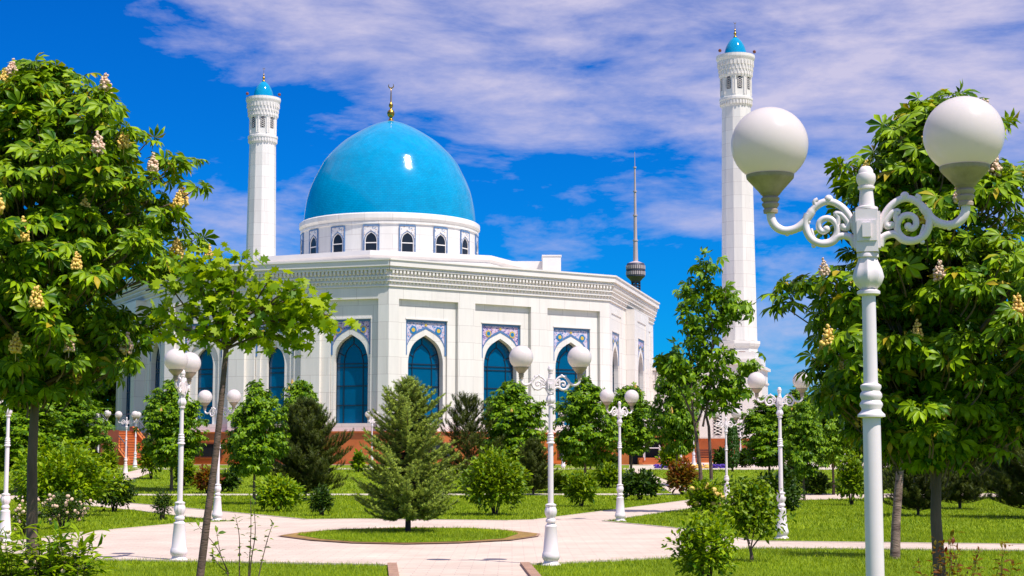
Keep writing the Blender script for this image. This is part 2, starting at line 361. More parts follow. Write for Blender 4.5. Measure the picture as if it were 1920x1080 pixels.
# ------------------------------------------------------------ ground sheets
def drape(name, polys, h, m, px=True):
    bm = bmesh.new()
    for poly in polys:
        pts = [g(*p) if px else Vector((p[0], p[1], 0)) for p in poly]
        vs = [bm.verts.new((p.x, p.y, 0)) for p in pts]; bm.faces.new(vs)
    bmesh.ops.recalc_face_normals(bm, faces=bm.faces)
    for f in bm.faces:
        if f.normal.z < 0: f.normal_flip()
    bmesh.ops.triangulate(bm, faces=bm.faces)
    for yb, _ in BR[1:-1]:
        bmesh.ops.bisect_plane(bm, geom=list(bm.verts) + list(bm.edges) + list(bm.faces), plane_co=(0, yb, 0), plane_no=(0, 1, 0))
    for v in bm.verts: v.co.z = terr(v.co.y) + h
    me = bpy.data.meshes.new(name); bm.to_mesh(me); bm.free(); me.materials.append(m)
    o = bpy.data.objects.new(name, me); COL.objects.link(o); o['kind'] = 'structure'; return o
drape('ground', [[(-2500, -60), (2500, -60), (2500, 4000), (-2500, 4000)]], 0, GRASS, False)
PLAZA = [(-300, 1048), (0, 1037), (177, 1050), (340, 1052), (720, 1060), (742, 1062), (748, 1100), (748, 1200), (1060, 1200), (1012, 1100), (978, 1060), (1251, 1047), (1400, 1028), (1920, 1033), (2300, 1036),
         (2300, 1025), (1920, 1022), (1415, 1016), (1353, 1003), (1276, 992), (1131, 978), (1200, 968), (1296, 953), (1400, 943), (1500, 938), (1660, 934), (2100, 930), (2100, 924), (1660, 926), (1400, 927), (1296, 938), (1150, 957), (999, 976),
         (950, 977), (679, 974), (574, 975), (471, 965), (344, 953), (240, 944), (120, 934), (-100, 918), (-100, 926), (120, 944), (250, 957), (350, 970), (443, 979), (344, 982), (128, 1002), (0, 1021), (-300, 1030)]
drape('plaza_paving', [PLAZA], .010, PAVE)
THIN = [[(250, 926.5), (1275, 925.5), (1275, 928.5), (250, 929.5)]]
drape('narrow_footpath', THIN, .010, KERBL)
DIAG = [[(190, 897), (292, 878), (312, 879), (236, 904), (190, 912)], [(1166, 879), (1194, 880), (1290, 917), (1290, 925), (1262, 925), (1230, 905)]]
drape('sloping_footpath', DIAG, .012, PAVE)
TERR = [[(-400, 880.5), (1180, 880.5), (1180, 877.5), (-400, 877.5)], [(1180, 881), (1620, 881), (1620, 873), (1180, 873)]]
drape('terrace_paving', TERR, .014, KERBL)
f0 = [(-60, 103), (60, 103), (60, 112), (-60, 112)]
drape('forecourt_paving', [[(9, 95), (60, 95), (60, 200), (9, 200)], [(-60, 107.0), (9, 107.0), (9, 110), (-60, 110)]], .016, PAVE, False)
ISL_O = [(520, 1007), (562, 1000.4), (640, 994.4), (760, 990.9), (880, 991.9), (957, 996.4), (1013, 1003), (1009, 1007.8), (957, 1015.4), (860, 1020.6), (760, 1022.6), (660, 1020.6), (583, 1015.4)]
ISL_S = [(526, 1007), (566, 1001), (640, 995), (760, 991.5), (880, 992.5), (955, 997), (1008, 1003.5), (1004, 1007.5), (955, 1015), (860, 1020), (760, 1022), (660, 1020), (585, 1015)]
ISL_G = [(556, 1006), (600, 1000), (650, 996), (760, 993), (880, 994), (945, 998), (972, 1004), (945, 1013), (860, 1018.8), (760, 1021.2), (670, 1019.6), (600, 1014)]
drape('island_kerb', [ISL_O], .03, KERB); drape('island_soil', [ISL_S], .036, SOIL); drape('island_lawn', [ISL_G], .042, GRASS)
kb = MB()
def kerb(pts, w=.12, h=.05, m=None):
    P = [g(*p) for p in pts]
    for a, b in zip(P, P[1:]):
        d = (b - a); L = d.length; d.normalize(); n = Vector((-d.y, d.x, 0)) * w / 2
        q = [a - n, a + n, b + n, b - n]
        i = len(kb.v); kb.v += [(p.x, p.y, p.z - .05) for p in q] + [(p.x, p.y, p.z + h) for p in q]
        for f in ((4, 7, 6, 5), (0, 1, 5, 4), (1, 2, 6, 5), (2, 3, 7, 6), (3, 0, 4, 7)): kb.f.append(tuple(i + k for k in f)); kb.uv.append(None)
kerb([(735, 1061), (741, 1100)], .14); kerb([(984, 1060), (1016, 1100)], .14)
kb.build('kerb', KERB)['kind'] = 'structure'
kb = MB()
for pts in ([(177, 1050.5), (720, 1060.5)], [(978, 1060.5), (1251, 1047.5), (1400, 1028.5), (1920, 1033.5)], [(1920, 1022), (1415, 1016), (1276, 992), (1131, 978), (1296, 953)], [(1296, 938), (999, 976), (950, 977), (679, 974), (574, 975), (471, 965), (344, 953), (240, 944)], [(250, 957), (350, 970), (443, 979), (344, 982), (128, 1002), (0, 1021)]):
    kerb(pts, .07, .025)
kb.build('path_edging', KERBL)['kind'] = 'structure'

def inpoly(x, y, poly):
    c = np.zeros(len(x), bool); n = len(poly)
    for i in range(n):
        x0, y0 = poly[i]; x1, y1 = poly[(i + 1) % n]
        with np.errstate(divide='ignore', invalid='ignore'):
            k = ((y0 > y) != (y1 > y)) & (x < (x1 - x0) * (y - y0) / (y1 - y0 + 1e-12) + x0)
        c ^= k
    return c
def wp(poly): return [(g(*p).x, g(*p).y) for p in poly]
def grass():
    rs = np.random.RandomState(4); WP = wp(PLAZA); WO = wp(ISL_O); WG = wp(ISL_G)
    allV = []; 
    for (y0, y1, dens, h, w) in ((16.5, 24, 900, .045, .007), (24, 36, 520, .05, .011), (36, 60, 150, .055, .022), (60, 95, 45, .07, .045)):
        hw = lambda y: y * .325
        n = int((y1 - y0) * 2 * hw(y1) * dens); x = rs.uniform(-hw(y1), hw(y1), n); y = rs.uniform(y0, y1, n)
        k = np.abs(x) < y * .325; x, y = x[k], y[k]
        bad = inpoly(x, y, WP) & ~inpoly(x, y, WG)
        for pl in (DIAG[0], DIAG[1], THIN[0], TERR[1]): bad |= inpoly(x, y, wp(pl))
        x, y = x[~bad], y[~bad]; n = len(x)
        zt = np.interp(y, [b[0] for b in BR], [b[1] for b in BR]); zt = zt + np.where(inpoly(x, y, WG), .04, 0)
        hh = h * rs.uniform(.5, 1.5, n); a = rs.uniform(0, np.pi, n); lean = rs.normal(0, .45, (n, 2)) * hh[:, None]
        dx = np.cos(a) * w / 2; dy = np.sin(a) * w / 2
        v = np.stack([np.stack([x - dx, y - dy, zt], 1), np.stack([x + dx, y + dy, zt], 1), np.stack([x + lean[:, 0], y + lean[:, 1], zt + hh], 1)], 1)
        allV.append(v.reshape(-1, 3))
    V = np.concatenate(allV); Fc = np.arange(len(V)).reshape(-1, 3)
    o = npmesh('lawn_grass', V, Fc, BLADE); tag(o, 'short bright green grass growing over the lawns', 'grass', kind='stuff')
grass()
# ------------------------------------------------------------ mosque
def frame(P0, P1):
    P0 = Vector(P0); P1 = Vector(P1); d = (P1 - P0); L = d.length; d.normalize()
    inn = Vector((-d.y, d.x)); 
    def T(p): return Vector((P0.x + d.x * p[0] + inn.x * p[1], P0.y + d.y * p[0] + inn.y * p[1], p[2]))
    return T, L
def pointed(w, zs, za, n=9):   # right half of a pointed arch: (x,z) from spring to apex
    o = []
    for i in range(n + 1):
        t = i / n; H_ = (0, .10, .22, .34, .46, .58, .69, .79, .90, 1); W_ = (1, .985, .955, .91, .85, .765, .645, .49, .25, 0)
        o.append((w * W_[i], zs + (za - zs) * H_[i]))
    return o
def outline(cx, w, z0, zs, za, n=9):
    r = pointed(w, zs, za, n)
    return [(cx + w, z0)] + [(cx + x, z) for x, z in r] + [(cx - x, z) for x, z in reversed(r[:-1])] + [(cx - w, z0)]
def q(mb, T, pts, y):
    mb.quad([T((x, y, z)) for x, z in pts], [(x, z) for x, z in pts])
def rect(mb, T, x0, x1, z0, z1, y):
    if x1 - x0 > 1e-4 and z1 - z0 > 1e-4: q(mb, T, [(x0, z0), (x1, z0), (x1, z1), (x0, z1)], y)
def above(mb, T, cx, w, zs, za, ztop, y, n=9, inner=None):
    r = pointed(w, zs, za, n)
    for (xa, a), (xb, b) in zip(r, r[1:]):
        q(mb, T, [(cx + xb, b), (cx + xa, a), (cx + xa, ztop), (cx + xb, ztop)], y)
        q(mb, T, [(cx - xa, a), (cx - xb, b), (cx - xb, ztop), (cx - xa, ztop)], y)
def reveal(mb, T, ol, y0, y1):
    for (a, b) in zip(ol, ol[1:]):
        mb.quad([T((a[0], y0, a[1])), T((b[0], y0, b[1])), T((b[0], y1, b[1])), T((a[0], y1, a[1]))], [(0, a[1]), (0, b[1]), (y1 - y0, b[1]), (y1 - y0, a[1])])
def ringband(mb, T, o1, o2, y):
    for i in range(len(o1) - 1):
        mb.quad([T((o1[i][0], y, o1[i][1])), T((o2[i][0], y, o2[i][1])), T((o2[i + 1][0], y, o2[i + 1][1])), T((o1[i + 1][0], y, o1[i + 1][1]))])
def disc(mb, T, cx, cz, r, y, n=14, th=.03, star=0):
    c = T((cx, y, cz)); P = []
    for k in range(n):
        a = 2 * math.pi * k / n; rr = r * (1 - (star if k % 2 else 0)); P.append(T((cx + rr * math.cos(a), y, cz + rr * math.sin(a))))
    mb.quad(P)
Z0, ZP, ZS, ZTOP, ZCB, ZCT = 1.0, 3.30, 3.85, 15.14, 13.25, 14.45
BAYS = []
def bay(root, T, cx, sc, wall, x0, x1, deep=.55, glassw=1.42, tile=0, base=0.0, paneltop=11.06, narrow=False, dark=False, d1=.28, d2=.42):
    """one window bay from x0 to x1; wall plane at y=base"""
    ya, yb, yc = base, base + d1, base + d2
    rw, pw = 2.42 * sc, 1.68 * sc; aw = glassw * sc; rtop = 12.42
    z0 = ZP
    # outer wall round the tall recess
    rect(wall, T, x0, cx - rw, z0, ZCB, ya); rect(wall, T, cx + rw, x1, z0, ZCB, ya); rect(wall, T, cx - rw, cx + rw, rtop, ZCB, ya)
    sb = z0 + .0
    ol = [(cx + rw, sb), (cx + rw, rtop), (cx - rw, rtop), (cx - rw, sb)]; reveal(wall, T, ol, ya, yb)
    pt = paneltop
    rect(wall, T, cx - rw, cx - pw, sb, rtop, yb); rect(wall, T, cx + pw, cx + rw, sb, rtop, yb); rect(wall, T, cx - pw, cx + pw, pt, rtop, yb); rect(wall, T, cx - pw, cx + pw, sb, ZS, yb)
    reveal(wall, T, [(cx + pw, ZS), (cx + pw, pt), (cx - pw, pt), (cx - pw, ZS)], yb, yc)
    wall.quad([T((cx - pw, yb, ZS)), T((cx + pw, yb, ZS)), T((cx + pw, yc + .03 + deep, ZS)), T((cx - pw, yc + .03 + deep, ZS))])
    # arch zone
    zs, za = 8.6, 10.42; ow = pw - .02
    til = MB(); above(til, T, cx, ow, zs, za, pt, yc)
    # white arch moulding between outer arch and glass opening
    zsi, zai = 8.15, 10.02
    if narrow:
        aw = .76 * sc; zai = 9.3; zsi = 8.1
        mid = outline(cx, (ow + aw) / 2 + .06, ZS, 8.45, 9.85)
        o1, o3 = outline(cx, ow, ZS, zs, za), outline(cx, aw, ZS, zsi, zai)
        m1 = outline(cx, (ow + aw) / 2 - .10, ZS, 8.4, 9.72)
        ringband(wall, T, mid, o1, yc); reveal(wall, T, mid, yc, yc + .14)
        ringband(wall, T, o3, mid, yc + .14); reveal(wall, T, o3, yc + .14, yc + deep)
    else:
        o1, o3 = outline(cx, ow, ZS, zs, za), outline(cx, aw, ZS, zsi, zai)
        ringband(wall, T, o3, o1, yc); reveal(wall, T, o3, yc, yc + deep)
    yg = yc + deep
    fr = thingpart = None
    gl = MB(); r = o3; c = T((cx, yg - .02, (ZS + zai) / 2))
    gl.quad([T((x, yg - .02, z)) for x, z in r])
    wn = gl.build('window', GLASS, root)
    mu = MB()
    def bar(xa, xb, za_, zb, t=.05): mu.box(xa, xb, yg - .07, yg - .01, za_, zb, T)
    mu.tube([T((x, yg - .035, z)) for x, z in o3], .05, 4)
    hs = [ZS + 1.25, ZS + 2.6, ZS + 3.9, zsi - .15] if not narrow else [ZS + 1.25, ZS + 2.6, ZS + 3.6, zsi - .3]
    for z in hs: bar(cx - aw, cx + aw, z - .035, z + .035)
    if not narrow:
        iw = aw * .56; 
        for s in (-1, 1): bar(cx + s * iw - .03, cx + s * iw + .03, ZS, zsi - .15)
        ir = outline(cx, iw, zsi - .15, zsi - .15, zai - .62)
        mu.tube([T((x, yg - .04, z)) for x, z in ir[1:-1]], .035, 4)
        mu.tube([T((cx, yg - .04, zai - .62)), T((cx, yg - .04, zai))], .035, 4)
        for s in (-1, 1): mu.tube([T((cx + s * iw * .80, yg - .04, zsi + .35)), T((cx + s * aw * .93, yg - .04, zsi + .66))], .035, 4)
    mu.build('mullion', MULL, wn)
    tp = til.build('mosaic_panel', TILEB if tile else TILEA, root)
    bd = MB(); yq = yc - .03
    bd.box(cx - pw, cx + pw, yq, yc - .004, pt - .16, pt - .004, T)
    for s in (-1, 1):
        a, b = sorted((cx + s * (pw - .004), cx + s * (pw - .15))); bd.box(a, b, yq, yc - .004, zs, pt - .164, T)
    ra = pointed(ow - .02, zs + .10, za + .12); rb = pointed(ow, zs + .02, za + .03)
    for s in (-1, 1):
        for i in range(len(ra) - 1):
            bd.quad([T((cx + s * rb[i][0], yc - .02, rb[i][1])), T((cx + s * rb[i + 1][0], yc - .02, rb[i + 1][1])), T((cx + s * ra[i + 1][0], yc - .02, ra[i + 1][1] + .08)), T((cx + s * ra[i][0], yc - .02, ra[i][1] + .08))])
    bd.build('tile_border', TBORD, tp)
    for s in (-1, 1):
        d1 = MB(); disc(d1, T, cx + s * 1.03 * sc, 10.35, .27, yc - .035, 16, star=.2 if tile else 0); ro = d1.build('rosette', TBLUE if not tile else TYEL, tp)
        d2 = MB(); disc(d2, T, cx + s * 1.03 * sc, 10.35, .15, yc - .045, 12); d2.build('rosette', TYEL if not tile else TBLUE, tp)
    d3 = MB(); disc(d3, T, cx, 10.72, .13, yc - .035, 8, star=.45); d3.build('rosette', TYEL, tp)
    # shadowing little hood over the panel
    hd = MB(); hd.box(cx - pw - .05, cx + pw + .05, yb - .05, yb - .003, pt, pt + .10, T); hd.build('hood', MTRIM, root)

def cornice(root, P0, P1, ext0, ext1):
    T, L = frame(P0, P1); mb = MB(); dn = MB()
    k = math.tan(R(22.5))
    def slab(z0, z1, out, back=.6, mbx=mb):
        e = out * k
        P = [(-e if ext0 else 0, -out), (L + (e if ext1 else 0), -out), (L, back), (0, back)]
        i = len(mbx.v)
        for z in (z0, z1): mbx.v += [tuple(T((x, y, z))) for x, y in P]
        for f in ((0, 3, 2, 1), (4, 5, 6, 7), (0, 1, 5, 4), (1, 2, 6, 5), (2, 3, 7, 6), (3, 0, 4, 7)): mbx.f.append(tuple(i + q_ for q_ in f)); mbx.uv.append(None)
    slab(13.25, 13.34, .10); slab(13.34, 13.58, .04); slab(13.58, 13.66, .20); slab(13.66, 13.90, .12); slab(13.90, 13.98, .28); slab(13.98, 14.38, .18); slab(14.38, 14.46, .40)
    slab(14.46, 14.62, .34); slab(14.62, 15.02, .52); slab(15.02, 15.14, .60)
    mb.build('cornice', MTRIM, root)
    n = int(L / .29); p = L / n
    for (za, zb, ya, yb) in ((13.342, 13.578, .042, .15), (13.662, 13.898, .122, .24), (13.982, 14.378, .182, .36)):
        off = .5 * p if za > 13.6 and za < 13.8 else 0
        for i in range(n):
            x = (i + .5) * p + off
            if x > L - .05: continue
            w = p * .30; 
            # a small corbel, pointed below
            A = [(x - w, -ya), (x + w, -ya), (x + w * .8, -yb), (x - w * .8, -yb)]
            i0 = len(dn.v)
            dn.v += [tuple(T((x - w, -ya, zb))), tuple(T((x + w, -ya, zb))), tuple(T((x + w, -yb, zb))), tuple(T((x - w, -yb, zb))),
                     tuple(T((x - w, -ya, za + .12))), tuple(T((x + w, -ya, za + .12))), tuple(T((x + w * .8, -yb, za + .16))), tuple(T((x - w * .8, -yb, za + .16))), tuple(T((x, -ya - .01, za)))]
            for f in ((0, 1, 2, 3), (2, 6, 7, 3), (0, 3, 7, 4), (1, 5, 6, 2), (4, 7, 8), (7, 6, 8), (6, 5, 8)): dn.f.append(tuple(i0 + q_ for q_ in f)); dn.uv.append(None)
    dn.build('corbel_band', MTRIM, root)

U = 110.0
c0 = Vector((-.0770 * U, 1.0 * U)); c1 = Vector((.0668 * U, 1.0974 * U)); c2 = Vector((.1140 * U, 1.294 * U))
cA = Vector((-.2272 * U, 1.0488 * U)); cD = Vector((-.297 * U, 1.186 * U)); c3 = Vector((.095 * U, 1.47 * U)); cE = Vector((-.285 * U, 1.36 * U)); cF = Vector((-.10 * U, 1.55 * U))
def mosque():
    root = thing('mosque', 'white marble eight sided mosque with a turquoise dome and tall arched blue windows', 'mosque', (c0.x + 2, c0.y + 20, 1))
    ro = Matrix.Translation(-Vector(root.location))
    made = []
    before = set(bpy.data.objects)
    TB, LB = frame(c0, c1); TA, LA = frame(cA, c0); TC, LC = frame(c1, c2); TD, LD = frame(cD, cA)
    wB = MB(); xs = [3.22, 9.49, 15.80]; e = [0, 6.35, 12.65, LB]
    for i in range(3): bay(root, TB, xs[i], 1.0, wB, e[i], e[i + 1], tile=i % 2, glassw=1.42)
    wB.build('wall', MARB, root)
    wA = MB(); s = LA / LB; xs = [LA - 14.44, LA - 8.81, LA - 2.99]; e = [0, (xs[0] + xs[1]) / 2, (xs[1] + xs[2]) / 2, LA]
    for i in range(3): bay(root, TA, xs[i], .91, wA, e[i], e[i + 1], tile=(i + 1) % 2, narrow=i < 2, glassw=1.42)
    wA.build('wall', MARB, root)
    for T, L, m in ((TC, LC, 1), (TD, LD, -1)):
        w = MB(); k = L / 21.5; xs = [3.0 * k, 10.6 * k, 17.8 * k]; e = [0, 7 * k, 14.2 * k, L]
        for i in range(3):
            b = -.75 if i == 1 else 0
            bay(root, T, xs[i], .92, w, e[i], e[i + 1], deep=.42, d1=.06, d2=.11, base=b, tile=i % 2)
        zt = 11.95
        for x in (e[1], e[2]): w.quad([T((x, 0, ZP)), T((x, -.75, ZP)), T((x, -.75, ZCB)), T((x, 0, ZCB))])
        w.build('wall', MARB, root)
    w = MB()
    for a, b in ((c2, c3), (c3, cF), (cF, cE), (cE, cD)):
        T, L = frame(a, b); rect(w, T, 0, L, ZP, ZCB, 0)
    w.build('wall', MARB, root)
    ring = [cE, cD, cA, c0, c1, c2, c3, cF]
    for i in range(8): cornice(root, ring[i], ring[(i + 1) % 8], True, True)
    r = MB(); r.quad([(p.x, p.y, 14.9) for p in ring]); r.build('roof', MTRIM, root)
    # red granite plinth with basement windows
    for (a, b) in ((cA, c0), (c0, c1), (c1, c2), (cD, cA), (c2, c3), (cE, cD)):
        T, L = frame(a, b); p = MB(); p.box(-.12, L + .12, -.30, 1.0, Z0 - .3, ZP - .1, T); p.box(-.16, L + .16, -.42, .5, ZP - .1, ZP, T); p.box(-.2, L + .2, -.5, -.3, Z0 - .3, Z0 + .12, T)
        pl = p.build('plinth', GRAN, root)
        for x in ((3.2, 9.5, 15.8) if L > 17 else (2.5, 8.3, 14)):
            if x + 1.7 < L:
                wn = MB(); wn.box(x - 1.7, x + 1.7, -.325, -.303, Z0 + .55, Z0 + 1.45, T); bw = wn.build('basement_window', GDARK, pl); lv = MB()
                lv.box(x - 1.8, x + 1.8, -.40, -.33, Z0 + 1.46, Z0 + 1.55, T); lv.box(x - 1.8, x + 1.8, -.40, -.33, Z0 + .45, Z0 + .54, T)
                for s in (-1, 0, 1): lv.box(x + s * 1.72 - .05, x + s * 1.72 + .05, -.37, -.33, Z0 + .54, Z0 + 1.46, T)
                lv.build('window_frame', GRED, pl)
    # attic storey, drum and dome
    C = Vector((at(731, 450, 134.9).x, 134.9))
    f0 = c0; a0 = R(-90 - 4.4 - .9 + 3.0)
    def octo(R0, z0, z1, mbx):
        mbx.lathe([(R0, z0), (R0, z1)], 8, (C.x, C.y, 0), a0)
    at_ = MB(); RA = 12.65
    at_.lathe([(RA, 14.8), (RA, 16.3), (RA + .12, 16.45), (RA + .12, 16.62), (RA - .05, 16.7), (RA + .18, 16.95), (RA + .18, 17.3), (RA - .5, 17.3), (RA - .5, 17.0)], 8, (C.x, C.y, 0), a0)
    at_.build('attic', MTRIM, root)
    dr = MB(); RD = 7.42
    dr.lathe([(RD, 16.9), (RD, 20.1), (RD + .10, 20.15), (RD + .10, 20.3), (RD + .04, 20.33), (RD + .16, 20.55), (RD + .22, 20.6), (RD + .22, 20.95), (RD + .08, 21.05), (RD - .1, 21.05)], 96, (C.x, C.y, 0))
    drum = dr.build('drum', MARB, root, smooth=25)
    nW = 16
    for k in range(nW):
        a = R(-90 - 4.4) + (k + .5) * 2 * math.pi / nW + R(8.4)
        P = Vector((C.x + RD * math.cos(a), C.y + RD * math.sin(a))); d = Vector((-math.sin(a), math.cos(a)))
        if math.sin(a) > .35: continue
        T, _ = frame(P - d, P + d)
        tl = MB(); above(tl, T, 1, .54, 18.8, 19.55, 19.95, -.05); 
        tl.box(.36, .46, -.05, .1, 17.2, 18.8, T); tl.box(1.54, 1.64, -.05, .1, 17.2, 18.8, T)
        for xx in (.36, 1.54): tl.quad([T((xx, -.05, 18.8)), T((xx + .10, -.05, 18.8)), T((xx + .10, -.05, 19.95)), T((xx, -.05, 19.95))])
        tp = tl.build('window_surround', TILED, drum)
        bl = MB()
        for s in (-1, 1): bl.box(1 + s * .64 - .03, 1 + s * .64 + .03, -.08, .05, 17.2, 19.95, T)
        bl.box(.34, 1.66, -.09, .05, 19.951, 20.03, T); bl.tube([T((x, -.07, z)) for x, z in outline(1, .55, 17.2, 18.8, 19.55)], .025, 5)
        bl.build('tile_border', TBORD, drum)
        gl = MB(); gl.quad([T((x, -.02, z)) for x, z in outline(1, .53, 17.2, 18.8, 19.53)]); gl.build('window', GDARK, drum)
        fm = MB(); fm.box(.48, 1.52, -.055, -.02, 18.55, 18.63, T); fm.tube([T((x, -.03, z)) for x, z in outline(1, .49, 17.2, 18.75, 19.46)], .045, 5); fm.build('window_frame', MTRIM, drum)
    dm = MB(); RR = 7.28; H = 8.95; zb = 21.05
    pf = [(0, 1), (.08, .993), (.155, .982), (.24, .963), (.32, .937), (.42, .888), (.50, .838), (.587, .785), (.66, .715), (.73, .63), (.79, .55), (.835, .47), (.885, .375), (.925, .29), (.955, .215), (.98, .14), (1, .06)]
    # refine
    pts = []
    for (h0, r0), (h1, r1) in zip(pf, pf[1:]):
        for t in (0, .33, .67): pts.append((h0 + (h1 - h0) * t, r0 + (r1 - r0) * t))
    pts.append(pf[-1])
    sm = [pts[0]] + [((pts[i - 1][0] + pts[i][0] * 2 + pts[i + 1][0]) / 4, (pts[i - 1][1] + pts[i][1] * 2 + pts[i + 1][1]) / 4) for i in range(1, len(pts) - 1)] + [pts[-1]]
    dm.lathe([(r * RR, zb + h * H) for h, r in sm], 96, (C.x, C.y, 0)); dm.build('dome', DOME, root, smooth=60)
    finial(root, (C.x, C.y, 29.85), 3.55)
    # stair head on the roof
    P = at(1034, 500, 131); b = MB(); b.box(P.x - .75, P.x + .75, 130, 132.6, 14.8, at(0, 483, 131).z); b.box(P.x - .8, P.x + .8, 129.95, 132.65, at(0, 483, 131).z, at(0, 483, 131).z + .1)
    X0 = at(935, 500, 132).x; b.box(X0, P.x - .76, 131.5, 132.2, 14.8, at(0, 491, 132).z); b.build('stair_head', MTRIM, root)
    for o in bpy.data.objects:
        if o not in before and o.parent == root: o.matrix_parent_inverse = ro
    return root
def finial(root, c, h):
    s = h / 3.55
    m = MB(); m.lathe([(.42 * s, 0), (.42 * s, .08 * s), (.30 * s, .22 * s), (.16 * s, .34 * s), (.12 * s, .48 * s), (.27 * s, .62 * s), (.33 * s, .85 * s), (.27 * s, 1.05 * s), (.10 * s, 1.2 * s), (.08 * s, 1.32 * s), (.17 * s, 1.45 * s), (.19 * s, 1.58 * s), (.12 * s, 1.72 * s), (.06 * s, 1.85 * s), (.045 * s, 2.6 * s), (.03 * s, 3.0 * s), (.005, 3.02 * s)], 20, c)
    # crescent
    cc = Vector(c) + Vector((0, 0, 3.27 * s)); r = .22 * s; P = []; Q = []
    for i in range(17):
        a = R(-90) + R(-135 + 270 * i / 16); P.append(cc + Vector((r * math.cos(a + 0.0), 0, r * math.sin(a)))); Q.append(.055 * s * math.sin(math.pi * (i + .6) / 17.2) + .004)
    m.tube(P, Q, 6); return m.build('finial', GOLD, root, smooth=50)
mosque()

# ------------------------------------------------------------ minarets
def minaret(label, X, Y):
    k = 145.0; z = lambda py: at(0, py, k).z; w = lambda p: p * k / F * 1.01
    root = thing('minaret', label, 'minaret', (X, Y, 1.0), R(8), 'twin minarets of the mosque'); dz = -1.0
    A = []
    sh = MB(); sh.lathe([(w(33.5), z(640) + dz), (w(31.5), z(480) + dz), (w(29.5), z(320) + dz), (w(27.6), z(201) + dz)], 12, close=True); sh.build('shaft', MARB, root)
    b = MB(); zz = z(640) + dz; b.lathe([(w(36), 8.0), (w(36), z(703) + dz), (w(42), z(700) + dz), (w(42), z(692) + dz), (w(38), z(689) + dz), (w(34), z(686) + dz), (w(34), z(655) + dz), (w(37), z(651) + dz), (w(39), z(646) + dz), (w(39), z(641) + dz), (w(33), z(640) + dz)], 8, a0=R(14)); b.build('base', MARB, root)
    gr = MB()
    for kx in range(8):
        a = R(14) + (kx + .5) * math.pi / 4; rr = w(34) * math.cos(math.pi / 8); P = Vector((rr * math.cos(a), rr * math.sin(a))); d = Vector((-math.sin(a), math.cos(a)))
        T, _ = frame(P - d, P + d); gr.box(1 - .3, 1 + .3, -.015, .02, z(683) + dz + .25, z(661) + dz, T)
    gr.build('grille', GRED, root)
    # gallery collar
    c = MB(); zr = z(192) + dz
    c.lathe([(w(27.5), z(203) + dz), (w(29), z(199) + dz), (w(30), z(193) + dz), (w(31.5), z(190) + dz), (w(31.5), z(186) + dz), (w(29.5), z(185) + dz)], 24); c.build('collar', MTRIM, root)
    md = MB()
    for i in range(32):
        a = 2 * math.pi * i / 32; T = lambda p, a=a: Vector((p[0] * math.cos(a) - p[1] * math.sin(a), p[0] * math.sin(a) + p[1] * math.cos(a), p[2]))
        md.box(w(27.8), w(30.6), -.07, .07, z(199) + dz, z(192) + dz, T)
    md.build('corbel_band', MTRIM, root)
    st = MB(); st.lathe([(w(29.2), z(186) + dz), (w(29.2), z(139) + dz)], 8, a0=R(22)); st.build('gallery', MARB, root)
    for i in range(8):
        a = R(22) + (i + .5) * math.pi / 4; rr = w(29.2) * math.cos(math.pi / 8); P = Vector((rr * math.cos(a), rr * math.sin(a))); d = Vector((-math.sin(a), math.cos(a)))
        T, _ = frame(P - d, P + d); zb_, zt_ = z(171) + dz, z(146) + dz
        wn = MB(); wn.quad([T((x, -.02, zz_)) for x, zz_ in outline(1, .22, zb_, zb_ + (zt_ - zb_) * .6, zt_)]); wd = wn.build('window', GDARK, root)
        lt = MB()
        for j in range(5):
            for s in (-1, 1): lt.tube([T((1 - .2, -.03, zb_ + .05 + .2 * j + (0 if s > 0 else .2))), T((1 + .2, -.03, zb_ + .05 + .2 * j + (.2 if s > 0 else 0)))], .016, 4)
        lt.build('lattice', MTRIM, wd)
        fr = MB(); 
        for s in (-1, 1): fr.box(1 + s * .42 - .04, 1 + s * .42 + .04, -.07, .02, z(181) + dz, z(141) + dz, T)
        fr.box(.62, 1.38, -.07, .02, z(141) + dz, z(141) + dz + .09, T); fr.build('window_surround', MTRIM, root)
    cp = MB(); cp.lathe([(w(29.6), z(140) + dz), (w(30.6), z(136) + dz), (w(30.8), z(131) + dz), (w(31.8), z(124) + dz), (w(32.8), z(117) + dz), (w(34.3), z(109) + dz), (w(36), z(105) + dz), (w(36.6), z(103) + dz), (w(36.6), z(98) + dz), (w(34.5), z(98) + dz), (w(34.5), z(99) + dz)], 28); [cp.v.__setitem__(i_, (v_[0], v_[1], v_[2] - .42)) for i_, v_ in enumerate(cp.v)]; cp.build('balcony', MTRIM, root)
    md = MB()
    for (pa, pb, r0, r1, n) in ((136, 129, 30.4, 32.0, 30), (127, 120, 31.4, 33.0, 30), (118, 110, 32.6, 34.6, 30)):
        for i in range(n):
            a = 2 * math.pi * (i + (.5 if pa == 127 else 0)) / n; T = lambda p, a=a: Vector((p[0] * math.cos(a) - p[1] * math.sin(a), p[0] * math.sin(a) + p[1] * math.cos(a), p[2]))
            md.box(w(r0 - 1), w(r1), -.07, .07, z(pa) + dz - .42, z(pb) + dz - .42, T)
    md.build('corbel_band', MTRIM, root)
    dm = MB(); zb_ = z(110) + dz; H = z(69) + dz - zb_; RR = w(21.6)
    dm.lathe([(RR * r, zb_ + h * H) for h, r in ((0, 1), (.15, .985), (.3, .94), (.45, .87), (.6, .75), (.73, .61), (.84, .44), (.93, .26), (1, .04))], 40); dm.build('dome', DOME, root, smooth=60)
    finial(root, (0, 0, z(70) + dz), (z(40) - z(70)))
    lt = MB()
    for a in (R(200), R(340)): lt.ball((w(35.6) * math.cos(a), w(35.6) * math.sin(a), z(99) + dz), .16, 8, 6)
    lt.build('beacon', GRED, root)
    return root
minaret('tall white minaret rising behind the globe lamp at right', at(1380, 180, 145).x, 145)
